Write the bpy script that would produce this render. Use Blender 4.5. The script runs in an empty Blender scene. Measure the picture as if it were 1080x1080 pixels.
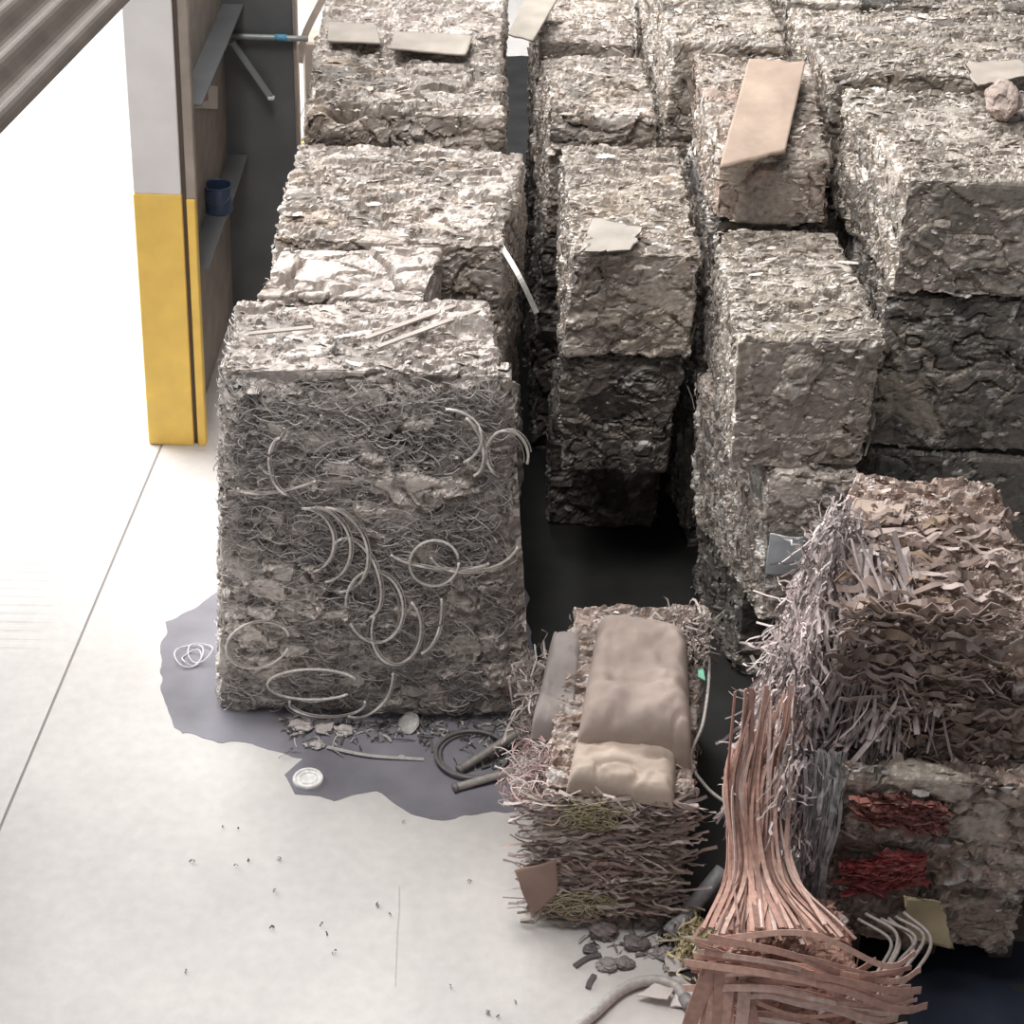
import bpy, math, random
import numpy as np
from mathutils import Matrix, Vector

# ---------------------------------------------------------------- camera
F_PX = 2125.0
PITCH, ROLL, YAW, CAM_H = math.radians(33), math.radians(2.0), math.radians(0.45), 5.0
FW = np.array([-math.sin(YAW)*math.cos(PITCH), math.cos(YAW)*math.cos(PITCH), -math.sin(PITCH)])
_r = np.array([math.cos(YAW), math.sin(YAW), 0.0]); _u = np.cross(_r, FW)
RT = math.cos(ROLL)*_r + math.sin(ROLL)*_u
UP = math.cos(ROLL)*_u - math.sin(ROLL)*_r
cam_d = bpy.data.cameras.new('camera'); cam = bpy.data.objects.new('camera', cam_d)
bpy.context.scene.collection.objects.link(cam)
cam_d.sensor_width = 36; cam_d.lens = 36*F_PX/1080; cam_d.clip_end = 200
M = Matrix(((RT[0], UP[0], -FW[0], 0), (RT[1], UP[1], -FW[1], 0), (RT[2], UP[2], -FW[2], CAM_H), (0, 0, 0, 1)))
cam.matrix_world = M
bpy.context.scene.camera = cam

# ---------------------------------------------------------------- light and exposure
SC = bpy.context.scene
SC.view_settings.view_transform = 'Standard'; SC.view_settings.look = 'None'
SC.view_settings.gamma = 1.0; SC.view_settings.exposure = 0.0; SC.view_settings.use_curve_mapping = False
W = bpy.data.worlds.new('world'); SC.world = W; W.use_nodes = True
W.node_tree.nodes['Background'].inputs[0].default_value = (0.93, 0.95, 1.0, 1)
W.node_tree.nodes['Background'].inputs[1].default_value = 0.17

def area(name, loc, target, size, energy, col):
    d = bpy.data.lights.new(name, 'AREA'); d.shape = 'RECTANGLE'; d.size, d.size_y = size; d.energy = energy; d.color = col
    o = bpy.data.objects.new(name, d); SC.collection.objects.link(o)
    o.location = loc
    o.rotation_euler = (Vector(target)-Vector(loc)).to_track_quat('-Z', 'Y').to_euler()
area('yard_daylight', (-6.0, 11.0, 5.4), (-3.2, 10.6, 0), (4.4, 12), 2000, (1.0, 0.99, 0.97))
area('skylight', (-1.3, 5.2, 8.0), (0.2, 6.8, 0), (3.0, 3.4), 420, (1.0, 0.965, 0.93))

# ---------------------------------------------------------------- helpers
COL = SC.collection
rng = np.random.default_rng(7)

def ray(x, y): return FW + RT*(x-540)/F_PX - UP*(y-540)/F_PX
def onz(x, y, z):
    d = ray(x, y); return np.array([0, 0, CAM_H]) + d*((z-CAM_H)/d[2])
def ony(x, y, Y):
    d = ray(x, y); return np.array([0, 0, CAM_H]) + d*(Y/d[1])

def tag(o, label=None, cat=None, group=None, kind=None):
    if label: o['label'] = label
    if cat: o['category'] = cat
    if group: o['group'] = group
    if kind: o['kind'] = kind
    return o

def empty(name, loc, label=None, cat=None, group=None, rz=0):
    o = bpy.data.objects.new(name, None); COL.objects.link(o); o.location = [float(v) for v in loc]
    o.rotation_euler[2] = rz; o.empty_display_size = 0.1
    return tag(o, label, cat, group)

def link_mesh(name, V, Fc, mat, parent=None, cols=None, smooth=False):
    """V world verts; converted to the parent's space (parents carry only a location)."""
    V = np.asarray(V, float)
    off = np.array(parent_origin(parent)) if parent else V.mean(0)*np.array([1, 1, 0]) + np.array([0, 0, V[:, 2].min()])
    me = bpy.data.meshes.new(name)
    Vl = V - off
    if isinstance(Fc, np.ndarray):
        n, k = Fc.shape
        me.vertices.add(len(Vl)); me.vertices.foreach_set('co', Vl.astype(np.float32).ravel())
        me.loops.add(n*k); me.loops.foreach_set('vertex_index', Fc.astype(np.int32).ravel())
        me.polygons.add(n); me.polygons.foreach_set('loop_start', np.arange(0, n*k, k, dtype=np.int32))
        me.update(calc_edges=True)
    else:
        me.from_pydata([tuple(v) for v in Vl], [], [tuple(int(i) for i in f) for f in Fc]); me.update()
    if cols is not None:
        a = me.color_attributes.new('Col', 'FLOAT_COLOR', 'POINT')
        c4 = np.ones((len(Vl), 4), np.float32); c4[:, :3] = cols
        a.data.foreach_set('color', c4.ravel())
    me.polygons.foreach_set('use_smooth', np.full(len(me.polygons), smooth))
    me.materials.append(mat)
    o = bpy.data.objects.new(name, me); COL.objects.link(o)
    if parent: o.parent = parent
    else: o.location = [float(v) for v in off]
    return o

def parent_origin(p):
    v = Vector((0, 0, 0))
    while p: v = v + p.location; p = p.parent
    return v

class MB:
    """collects verts / quads / colours for one mesh"""
    def __init__(s): s.V = []; s.F = []; s.C = []; s.n = 0
    def add(s, V, Fq, C):
        V = np.asarray(V, float); Fq = np.asarray(Fq, int)
        s.V.append(V); s.F.append(Fq + s.n); s.n += len(V)
        C = np.asarray(C, float)
        if C.ndim == 1: C = np.tile(C, (len(V), 1))
        s.C.append(C)
    def build(s, name, mat, parent=None, smooth=False):
        return link_mesh(name, np.concatenate(s.V), np.concatenate(s.F), mat, parent, np.concatenate(s.C), smooth)
    def box(s, lo, hi, C=(.5, .5, .5), bev=0.0):
        lo = np.array(lo, float); hi = np.array(hi, float)
        b = min(bev, (hi-lo).min()*0.45)
        if b <= 0:
            V = [[(lo, hi)[i][0], (lo, hi)[j][1], (lo, hi)[k][2]] for k in (0, 1) for j in (0, 1) for i in (0, 1)]
            s.add(V, [(0, 2, 3, 1), (4, 5, 7, 6), (0, 1, 5, 4), (2, 6, 7, 3), (0, 4, 6, 2), (1, 3, 7, 5)], C); return
        # chamfered in plan, with chamfered top and bottom rims
        def ring(z, inset):
            x0, y0, x1, y1 = lo[0]+inset, lo[1]+inset, hi[0]-inset, hi[1]-inset
            return [[x0+b, y0, z], [x1-b, y0, z], [x1, y0+b, z], [x1, y1-b, z], [x1-b, y1, z], [x0+b, y1, z], [x0, y1-b, z], [x0, y0+b, z]]
        R = [ring(lo[2], b*.7), ring(lo[2]+b, 0), ring(hi[2]-b, 0), ring(hi[2], b*.7)]
        V = sum(R, []); Fq = []
        for r in range(3):
            for i in range(8):
                j = (i+1) % 8; Fq.append((r*8+i, r*8+j, r*8+8+j, r*8+8+i))
        for base, fl in ((0, True), (24, False)):
            q = [(0, 1, 2, 7), (7, 2, 3, 6), (6, 3, 4, 5)]
            Fq += [tuple(base+i for i in (t[::-1] if fl else t)) for t in q]
        s.add(V, Fq, C)

def frames(P):
    T = np.gradient(P, axis=0); T /= np.linalg.norm(T, axis=1, keepdims=True)+1e-9
    a = np.array([0.13, 0.21, 0.97]); N = np.cross(T, a); N /= np.linalg.norm(N, axis=1, keepdims=True)+1e-9
    B = np.cross(T, N); return T, N, B

def tube(mb, P, r, C, sides=5, closed=False):
    P = np.asarray(P, float)
    T, N, B = frames(P); n = len(P); r = np.broadcast_to(np.asarray(r, float), (n,))
    ang = np.arange(sides)*2*math.pi/sides
    V = P[:, None]+r[:, None, None]*(N[:, None]*np.cos(ang)[None, :, None]+B[:, None]*np.sin(ang)[None, :, None])
    i = np.arange(n-1)[:, None]*sides; j = np.arange(sides)[None]; k = (j+1) % sides
    Fq = np.stack([i+j, i+k, i+sides+k, i+sides+j], -1).reshape(-1, 4)
    if closed:
        i = (n-1)*sides; m = np.arange(sides); m2 = (m+1) % sides
        Fq = np.concatenate([Fq, np.stack([i+m, i+m2, m2, m], -1)])
    elif sides >= 6:
        # close both ends with a fan of quads around the ring
        e = (n-1)*sides
        caps = [(0, s_+2, s_+1, 0) for s_ in range(0)]
        for s_ in range(1, sides-2, 2):
            caps.append((0, s_+2 if s_+2 < sides else s_+1, s_+1, s_)); caps.append((e, e+s_, e+s_+1, e+(s_+2 if s_+2 < sides else s_+1)))
        caps = [c for c in caps if len(set(c)) == 4]
        if caps: Fq = np.concatenate([Fq, np.array(caps)])
    mb.add(V.reshape(-1, 3), Fq, C)

def ribbon(mb, P, w, side, C, th=0.0):
    """flat strip along P, 'side' = direction across it (single or per point)"""
    P = np.asarray(P, float); n = len(P)
    T = np.gradient(P, axis=0); T /= np.linalg.norm(T, axis=1, keepdims=True)+1e-9
    S = np.broadcast_to(np.asarray(side, float), P.shape); S = S - T*(S*T).sum(1, keepdims=True)
    S = S/(np.linalg.norm(S, axis=1, keepdims=True)+1e-9)
    w = np.broadcast_to(np.asarray(w, float), (n,))[:, None]/2
    if th <= 0:
        V = np.stack([P-S*w, P+S*w], 1).reshape(-1, 3); i = np.arange(n-1)*2
        mb.add(V, np.stack([i, i+1, i+3, i+2], -1), C); return
    Nn = np.cross(T, S)*th/2
    V = np.stack([P-S*w-Nn, P+S*w-Nn, P+S*w+Nn, P-S*w+Nn], 1).reshape(-1, 3)
    i = np.arange(n-1)[:, None]*4; j = np.arange(4)[None]; k = (j+1) % 4
    Fq = np.stack([i+j, i+k, i+4+k, i+4+j], -1).reshape(-1, 4)
    e = (n-1)*4
    Fq = np.concatenate([Fq, [[3, 2, 1, 0], [e, e+1, e+2, e+3]]])
    mb.add(V, Fq, C)

def spline(pts, n=24):
    pts = np.asarray(pts, float); k = len(pts)
    if k == 2: return pts[0]+(pts[1]-pts[0])*np.linspace(0, 1, n)[:, None]
    Pp = np.vstack([2*pts[0]-pts[1], pts, 2*pts[-1]-pts[-2]])
    out = []
    for t in np.linspace(0, k-1-1e-6, n):
        i = int(t); u = t-i; a, b, c, d = Pp[i:i+4]
        out.append(.5*((2*b)+(-a+c)*u+(2*a-5*b+4*c-d)*u*u+(-a+3*b-3*c+d)*u**3))
    return np.array(out)

# ---------------------------------------------------------------- numpy noise
def hsh(ix, iy, iz, s):
    h = (ix.astype(np.int64)*73856093) ^ (iy.astype(np.int64)*19349663) ^ (iz.astype(np.int64)*83492791) ^ (s*2654435761)
    h = (h ^ (h >> 13))*1274126177 & 0x7fffffff
    h = (h ^ (h >> 15))*2246822519 & 0x7fffffff
    h = (h ^ (h >> 12)) & 0xffffff
    return h/float(0xffffff)
def vnoise(P, s=0):
    I = np.floor(P).astype(np.int64); f = P-I; f = f*f*(3-2*f); r = 0
    for dx in (0, 1):
        for dy in (0, 1):
            for dz in (0, 1):
                w = (f[:, 0] if dx else 1-f[:, 0])*(f[:, 1] if dy else 1-f[:, 1])*(f[:, 2] if dz else 1-f[:, 2])
                r = r+w*hsh(I[:, 0]+dx, I[:, 1]+dy, I[:, 2]+dz, s)
    return r*2-1
def fbm(P, s=0, o=3):
    return sum(vnoise(P*2**i, s+i)*.5**i for i in range(o))
def voro(P, cell, s):
    """returns cell-random values (4), local offset from the cell centre, and F2-F1"""
    Q = P/np.asarray(cell, float); I = np.floor(Q).astype(np.int64)
    b1 = np.full(len(P), 1e9); b2 = b1.copy(); ids = np.zeros((len(P), 3), np.int64); loc = np.zeros((len(P), 3))
    for dx in (-1, 0, 1):
        for dy in (-1, 0, 1):
            for dz in (-1, 0, 1):
                J = I+np.array([dx, dy, dz])
                c = J+np.stack([hsh(J[:, 0], J[:, 1], J[:, 2], s+k) for k in (11, 12, 13)], 1)
                d = Q-c; dd = (d*d).sum(1)
                m = dd < b1
                b2 = np.where(m, b1, np.minimum(b2, dd)); b1 = np.where(m, dd, b1)
                ids[m] = J[m]; loc[m] = d[m]
    R = np.stack([hsh(ids[:, 0], ids[:, 1], ids[:, 2], s+k) for k in (21, 22, 23, 24)], 1)
    return R, loc, np.sqrt(b2)-np.sqrt(b1)

# ---------------------------------------------------------------- materials
def mat(name, col=(.5, .5, .5), rough=.6, metal=0.0, attr=False, noise=None, bump=None, spec=.5, attr_mul=1.0):
    m = bpy.data.materials.new(name); m.use_nodes = True; nt = m.node_tree; N = nt.nodes; L = nt.links
    b = N['Principled BSDF']; b.inputs['Roughness'].default_value = rough; b.inputs['Metallic'].default_value = metal
    b.inputs['Specular IOR Level'].default_value = spec
    tc = N.new('ShaderNodeTexCoord')
    if attr:
        a = N.new('ShaderNodeAttribute'); a.attribute_name = 'Col'; src = a.outputs['Color']
    else:
        r = N.new('ShaderNodeRGB'); r.outputs[0].default_value = (*col, 1); src = r.outputs[0]
    if noise:
        sc, lo, hi = noise
        n = N.new('ShaderNodeTexNoise'); n.inputs['Scale'].default_value = sc; n.inputs['Detail'].default_value = 6
        L.new(tc.outputs['Object'], n.inputs['Vector'])
        mr = N.new('ShaderNodeMapRange'); mr.inputs[1].default_value = .3; mr.inputs[2].default_value = .7
        mr.inputs[3].default_value = lo; mr.inputs[4].default_value = hi; L.new(n.outputs['Fac'], mr.inputs[0])
        vm = N.new('ShaderNodeVectorMath'); vm.operation = 'SCALE'; L.new(src, vm.inputs[0]); L.new(mr.outputs[0], vm.inputs[3])
        src = vm.outputs[0]
    L.new(src, b.inputs['Base Color'])
    if bump:
        sc, st, di = bump
        n = N.new('ShaderNodeTexNoise'); n.inputs['Scale'].default_value = sc; n.inputs['Detail'].default_value = 5
        L.new(tc.outputs['Object'], n.inputs['Vector'])
        bm = N.new('ShaderNodeBump'); bm.inputs['Strength'].default_value = st; bm.inputs['Distance'].default_value = di
        L.new(n.outputs['Fac'], bm.inputs['Height']); L.new(bm.outputs[0], b.inputs['Normal'])
    return m

m_scrap = mat('crushed_scrap', attr=True, rough=.5, metal=.25, noise=(45, .72, 1.2), bump=(70, .6, .006))
m_wire = mat('dull_wire', attr=True, rough=.55, metal=.1, noise=(60, .8, 1.15))
m_board = mat('dusty_board', attr=True, rough=.85, noise=(9, .85, 1.1), bump=(14, .35, .01), spec=.25)
m_fibre = mat('loose_fibre', attr=True, rough=.7, noise=(50, .8, 1.15))

# ---------------------------------------------------------------- bales
GREY = [(.30, .26, .23), (.40, .35, .31), (.22, .195, .175), (.50, .445, .40), (.34, .31, .29), (.62, .56, .51), (.14, .125, .11), (.30, .24, .19)]
PALE = [(.56, .49, .45), (.66, .59, .545), (.46, .41, .375), (.74, .68, .64), (.36, .32, .295), (.60, .53, .485)]
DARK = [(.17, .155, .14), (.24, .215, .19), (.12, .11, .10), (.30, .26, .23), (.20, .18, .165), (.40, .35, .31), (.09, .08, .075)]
OLIVE = [(.37, .325, .275), (.45, .40, .345), (.27, .24, .205), (.53, .48, .425), (.20, .18, .155), (.33, .285, .24), (.60, .545, .49)]
BROWN = [(.30, .225, .19), (.38, .29, .245), (.20, .15, .125), (.45, .35, .30), (.27, .19, .15), (.52, .43, .39), (.15, .11, .10)]
TANGLE = [(.20, .18, .165), (.27, .245, .225), (.15, .135, .125), (.24, .22, .205), (.32, .29, .27)]

def _b(p, k): return [tuple(min(.85, c*k) for c in q) for q in p]
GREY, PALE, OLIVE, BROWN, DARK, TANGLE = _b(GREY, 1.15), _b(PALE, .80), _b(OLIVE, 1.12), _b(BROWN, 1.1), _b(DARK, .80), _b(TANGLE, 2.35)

def hexa(T, z0, z1, B=None):
    """top quad FL FR BR BL in plan, optional base quad; returns 8 corners (bottom 4, top 4)"""
    T = np.array(T, float); B = T if B is None else np.array(B, float)
    z1 = np.broadcast_to(np.asarray(z1, float), (4,))
    return np.array([[*B[i], z0] for i in range(4)]+[[*T[i], z1[i]] for i in range(4)])

def trilin(H, u, v, w):      # u: left-right, v: front-back, w: bottom-top, all 0..1
    u, v, w = u[:, None], v[:, None], w[:, None]
    lo = H[0]*(1-u)*(1-v)+H[1]*u*(1-v)+H[2]*u*v+H[3]*(1-u)*v
    hi = H[4]*(1-u)*(1-v)+H[5]*u*(1-v)+H[6]*u*v+H[7]*(1-u)*v
    return lo*(1-w)+hi*w

def crushed(P, seed, strata, pal, amp, hi_bias=0.0, big=.2, detail=1.0):
    """displacement and colour of compacted scrap at points P"""
    wp = P+np.stack([fbm(P*6+k*9.1, seed+k, 3) for k in range(3)], 1)*.034
    c1 = (big, big*.55, big*.8)
    c2 = (.15, .024, .085) if strata else (.09, .07, .07)
    c3 = (.050, .010, .034) if strata else (.035, .028, .028)
    R1, L1, e1 = voro(wp, c1, seed+100)
    R2, L2, e2 = voro(wp, c2, seed+200)
    R3, L3, e3 = voro(wp+fbm(P*25, seed+5, 2)[:, None]*.004, c3, seed+300)
    # smooth plates lie over about a third of the surface
    pl = np.clip((R1[:, 3]-.62)*12, 0, 1)*np.clip((e1-.05+.25*fbm(P*14, seed+8, 2))*9, 0, 1)
    fine = (1-.85*pl)*detail
    d = amp*(1.3*(R1[:, 0]-.6)+.8*(L1*(R1[:, 1:4]-.5)).sum(1)) + amp*fine*(1.1*(R2[:, 0]-.5)+.8*(L2*(R2[:, 1:4]-.5)*2).sum(1))
    d += amp*fine*(.42*(R3[:, 0]-.5)+.5*(L3*(R3[:, 1:4]-.5)).sum(1))
    d -= amp*(2.6 if detail < .3 else .35)*np.clip(.06-e1, 0, .06)/.06 + amp*.5*fine*np.clip(.08-e2, 0, .08)/.08
    # long thin gaps between the pressed layers
    q = wp*np.array([5, 34, 13]) if strata else wp*np.array([9, 11, 11])
    rdg = np.abs(vnoise(q, seed+31)); msk = np.clip((vnoise(P*4.3, seed+33)+.25)*4, 0, 1)
    d -= amp*2.0*np.clip(.10-rdg, 0, .10)/.10*msk*(.35+.65*fine)
    d += amp*.8*fbm(P*2.6, seed+50, 2)
    pal = np.array(pal); k = len(pal)
    ca = pal[(R1[:, 2]*k*.999).astype(int)]; cb = pal[(R2[:, 3]*k*.999).astype(int)]; cc = pal[(R3[:, 2]*k*.999).astype(int)]
    mx = pl[:, None]
    C = mx*(.85*ca+.1*cb+.05*cc)+(1-mx)*(.2*ca+.40*cb+.40*cc)
    C = C*(1+.20*fbm(P*2.3, seed+70, 3)+.10*vnoise(P*np.array([60, 160, 110]), seed+71)*(1-.6*pl))[:, None]
    fl = (R3[:, 3] > .94) & (pl < .5)
    C[fl] = C[fl]*.35+np.array([.70, .67, .65])*.65
    return d, np.clip(C*(1+hi_bias), .02, .9), R2

def bale_mesh(name, H, seed, parent, pal=GREY, res=.0085, strata=True, amp=.016, chunk=.2, mb=None, flakes=900, rnd=.016, matl=None, front=.75, slab=False, dents=()):
    own = mb is None
    if own: mb = MB()
    cen = H.mean(0)
    lens = [np.linalg.norm(H[1]-H[0]), np.linalg.norm(H[3]-H[0]), np.linalg.norm(H[4]-H[0])]
    n = [max(6, int(l/res)) for l in lens]
    faces = [(0, 2, 1, 0), (0, 2, 1, 1), (1, 2, 0, 0), (1, 2, 0, 1), (0, 1, 2, 0), (0, 1, 2, 1)]   # (axis a, axis b, fixed axis, value)
    Gx = np.array([H[1]-H[0], H[3]-H[0], H[4]-H[0]])
    Un = Gx/np.linalg.norm(Gx, axis=1, keepdims=True)
    for (a, b, c, val) in faces:
        coarse = 3 if (c == 2 and val == 0) or (c == 1 and val == 1) else 1
        na, nb = max(4, n[a]//1), max(4, n[b]//1)
        A, Bb = np.meshgrid(np.linspace(0, 1, na+1), np.linspace(0, 1, nb+1), indexing='ij')
        uvw = np.zeros((A.size, 3)); uvw[:, a] = A.ravel(); uvw[:, b] = Bb.ravel(); uvw[:, c] = val
        s = (uvw*2-1)
        # rounded corners
        e = np.abs(s); L = np.array(lens)/2; q = e*L - (L-rnd)
        q = np.maximum(q, 0); ln = np.linalg.norm(q, axis=1); sh = np.where(ln > rnd, (rnd/np.maximum(ln, 1e-9)), 1.0)
        inner = np.minimum(e*L, L-rnd)+q*sh[:, None]
        uv2 = (np.sign(s)*inner/L+1)/2
        P = trilin(H, uv2[:, 0], uv2[:, 1], uv2[:, 2])
        nl = np.sign(s)*q+1e-6*s; nrm = (nl[:, :, None]*Un[None]).sum(1); nrm /= np.linalg.norm(nrm, axis=1, keepdims=True)+1e-9
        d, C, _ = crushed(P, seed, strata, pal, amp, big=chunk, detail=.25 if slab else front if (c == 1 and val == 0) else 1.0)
        if c == 0 and val == 0: C = np.clip(C*1.45+.10, 0, .85)  # left faces coloured paler, painting in the light from the left
        P2 = P+nrm*d[:, None]
        for dc, dr, dd_ in dents:
            P2 -= np.array([0, -.6, .8])*(dd_*np.exp(-(np.linalg.norm(P-np.array(dc), axis=1)/dr)**4))[:, None]
        P2 += np.stack([vnoise(P*40, seed+400+k) for k in range(3)], 1)*.0025
        i = np.arange(na)[:, None]*(nb+1)+np.arange(nb)[None]; i = i.ravel()
        Fq = np.stack([i, i+nb+1, i+nb+2, i+1], -1)
        nn = np.cross(Gx[a], Gx[b]); out = Un[c]*(1 if val else -1)
        if nn@out < 0: Fq = Fq[:, ::-1]
        mb.add(P2, Fq, C)
    # bent flakes and slivers caught in the surface
    r = np.random.default_rng(seed); palA = np.array(pal)
    A3 = [lens[0]*lens[2]*.55, lens[1]*lens[2]*1.4, lens[1]*lens[2], lens[0]*lens[1]*1.2]
    K = int(flakes)
    if K:
        which = r.choice(4, K, p=np.array(A3)/sum(A3))
        uvw = r.random((K, 3))*.96+.02
        uvw[which == 0, 1] = 0; uvw[which == 1, 0] = 0; uvw[which == 2, 0] = 1; uvw[which == 3, 2] = 1
        P = trilin(H, *uvw.T)
        onorm = np.array([-Un[1], -Un[0], Un[0], Un[2]])[which]
        along = np.array([Un[0], Un[2], Un[2], Un[0]])[which] if strata else r.normal(size=(K, 3))
        dd = along+r.normal(size=(K, 3))*(.28 if strata else .6); dd -= onorm*(dd*onorm).sum(1, keepdims=True)
        dd /= np.linalg.norm(dd, axis=1, keepdims=True)
        Ln = r.gamma(1.7, .011, K)+.008; Wd = Ln*(.10+.38*r.random(K)**2)+.0025
        off = r.normal(size=K)*.006+.002
        side = np.cross(onorm, dd)+onorm*r.normal(size=(K, 1))*.8; side /= np.linalg.norm(side, axis=1, keepdims=True)
        lift = r.random(K)**3*.5*Ln
        p0 = P+onorm*off[:, None]-dd*(Ln/2)[:, None]; p1 = P+onorm*(off+.2*lift+.003)[:, None]; p2 = P+dd*(Ln/2)[:, None]+onorm*(off+lift-.006)[:, None]
        S = side*(Wd/2)[:, None]
        V = np.stack([p0-S*.5, p0+S*.7, p1-S, p1+S, p2-S*.7, p2+S*.4], 1).reshape(-1, 3)
        b6 = np.arange(K)[:, None]*6
        Fq = np.concatenate([b6+np.array([0, 1, 3, 2]), b6+np.array([2, 3, 5, 4])])
        base = palA[r.integers(0, len(palA), K)]*.5+palA.mean(0)*.5; base = base*(.75+.6*r.random((K, 1)))
        wh = r.random(K) > np.where(which == 1, .62, .93); base[wh] = np.array([.78, .74, .71])*(.8+.25*r.random((wh.sum(), 1)))  # extra white flakes on left faces add to the painted side light
        mb.add(V, Fq, np.repeat(np.clip(base, .03, .88), 6, 0))
    if own: return mb.build(name, matl or m_scrap, parent)
    return mb

def bale(label, T, z0, z1, seed, B=None, group=None, name='scrap_bale', cat='bale', **kw):
    H = hexa(T, z0, z1, B); c = H.mean(0)
    root = empty(name, (c[0], c[1], z0), label, cat, group)
    bale_mesh('crushed_body', H, seed, root, **kw)
    return root, H

def dup(root, loc, label=None, group=None):
    c = root.copy(); COL.objects.link(c); c.location = loc
    if label: c['label'] = label
    if group: c['group'] = group
    for ch in list(root.children):
        d = ch.copy(); COL.objects.link(d); d.parent = c
    return c

# ================================================================ SETTING
def ground_material():
    m = bpy.data.materials.new('worn_concrete'); m.use_nodes = True; nt = m.node_tree; N = nt.nodes; L = nt.links
    b = N['Principled BSDF']; b.inputs['Roughness'].default_value = .62; b.inputs['Specular IOR Level'].default_value = .35
    tc = N.new('ShaderNodeTexCoord')
    n1 = N.new('ShaderNodeTexNoise'); n1.inputs['Scale'].default_value = 1.6; n1.inputs['Detail'].default_value = 8; n1.inputs['Roughness'].default_value = .6
    n2 = N.new('ShaderNodeTexNoise'); n2.inputs['Scale'].default_value = 22; n2.inputs['Detail'].default_value = 6
    for n in (n1, n2): L.new(tc.outputs['Object'], n.inputs['Vector'])
    cr = N.new('ShaderNodeValToRGB'); cr.color_ramp.elements[0].position = .32; cr.color_ramp.elements[0].color = (.53, .51, .50, 1)
    cr.color_ramp.elements[1].position = .68; cr.color_ramp.elements[1].color = (.64, .615, .60, 1)
    L.new(n1.outputs['Fac'], cr.inputs[0])
    mr = N.new('ShaderNodeMapRange'); mr.inputs[1].default_value = .3; mr.inputs[2].default_value = .7; mr.inputs[3].default_value = .95; mr.inputs[4].default_value = 1.04
    L.new(n2.outputs['Fac'], mr.inputs[0])
    v = N.new('ShaderNodeVectorMath'); v.operation = 'SCALE'; L.new(cr.outputs[0], v.inputs[0]); L.new(mr.outputs[0], v.inputs[3])
    L.new(v.outputs[0], b.inputs['Base Color'])
    bm = N.new('ShaderNodeBump'); bm.inputs['Strength'].default_value = .25; bm.inputs['Distance'].default_value = .01
    L.new(n2.outputs['Fac'], bm.inputs['Height']); L.new(bm.outputs[0], b.inputs['Normal'])
    return m
m_floor = ground_material()
# joint line between shed floor and yard: through (-1.74,8.16) and (-1.86,5.48)
def jx(y): return -1.74+(y-8.16)*.0448
mb = MB()
y0, y1 = 1.0, 30.0
mb.add([[jx(y0)+.006, y0, 0], [9, y0, 0], [9, y1, 0], [jx(y1)+.006, y1, 0],
        [jx(y0)+.006, y0, -.1], [9, y0, -.1], [9, y1, -.1], [jx(y1)+.006, y1, -.1]],
       [(0, 1, 2, 3), (0, 4, 5, 1), (3, 7, 4, 0), (4, 7, 6, 5), (1, 5, 6, 2), (2, 6, 7, 3)], (.6, .6, .6))
fl = mb.build('floor', m_floor); tag(fl, kind='structure')
# yard slab, with shallow cross ribs near the door sill
mb = MB()
ys = []
y = y0
while y < y1:
    ys.append((y, 0.0))
    if 6.2 < y < 7.7: ys += [(y+.018, -.004), (y+.026, -.004), (y+.044, 0)]; y += .06
    else: y += .5
ys.append((y1, 0))
V = []; Fq = []
for i, (yy, zz) in enumerate(ys):
    V += [[-14, yy, zz-.003], [jx(yy)-.45, yy, zz-.003], [jx(yy)-.10, yy, -.003], [jx(yy)-.006, yy, -.003]]
    if i:
        for k in range(3): a = (i-1)*4+k; Fq.append((a, a+1, a+5, a+4))
mb.add(V, Fq, (.6, .6, .6)); yard = mb.build('yard_slab', m_floor); tag(yard, kind='structure')
# dark sealant in the joint
mb = MB(); P = np.array([[jx(t), t, -.009] for t in np.linspace(y0, 20, 40)]); ribbon(mb, P, .02, (1, 0, 0), (.2, .18, .17), th=.008)
o = mb.build('trim_1', mat('joint_sealant', (.28, .26, .25), .9)); tag(o, kind='structure')

# --- steel column by the doorway, with the side recess and dark partition
m_white = mat('white_paint', (.80, .78, .78), .55, noise=(6, .93, 1.03))
m_yellow = mat('yellow_paint', (.95, .64, .14), .5, noise=(7, .88, 1.05))
m_dark = mat('dark_steel_sheet', (.13, .135, .14), .5, noise=(5, .8, 1.15))
m_beige = mat('dusty_steel', (.34, .29, .25), .6, noise=(8, .8, 1.15))
m_seam = mat('dark_seam_paint', (.10, .075, .06), .7)  # dark brown for the column seam and the pallet
CX0, CX1, CY = -1.80, -1.59, 8.17
ZT, ZY = 3.2, 1.29
col = empty('steel_column', (-1.7, 8.3, 0), 'tall steel column by the doorway, white above and yellow at the bottom', 'column')
def pbox(name, lo, hi, m, parent, bev=.004):
    b_ = MB(); b_.box(lo, hi, bev=bev); return b_.build(name, m, parent)
pbox('painted_flange', (CX0, CY, ZY), (CX1, CY+.12, ZT), m_white, col)
yb = MB(); yb.box((CX0-.002, CY-.003, 0.0), (CX1+.002, CY+.12, ZY), bev=.004)
o = yb.build('yellow_band', m_yellow, col); o['label'] = 'yellow painted lower part of the column'
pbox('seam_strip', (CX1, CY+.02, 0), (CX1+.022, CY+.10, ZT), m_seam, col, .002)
pbox('edge_flange', (CX1+.022, CY+.005, ZY-.02), (CX1+.065, CY+.06, ZT), m_beige, col)
o = pbox('yellow_edge', (CX1+.022, CY, 0.0), (CX1+.060, CY+.06, ZY-.02), m_yellow, col)
XW = CX1-.015
pbox('side_web', (XW-.03, CY+.12, 0), (XW, 9.60, ZT), m_beige, col)
def gusset(z, name):
    b_ = MB(); b_.box((XW, CY+.12, z-.012), (CX1+.09, 9.60, z), bev=.003)
    return b_.build(name, m_dark, col)
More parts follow.
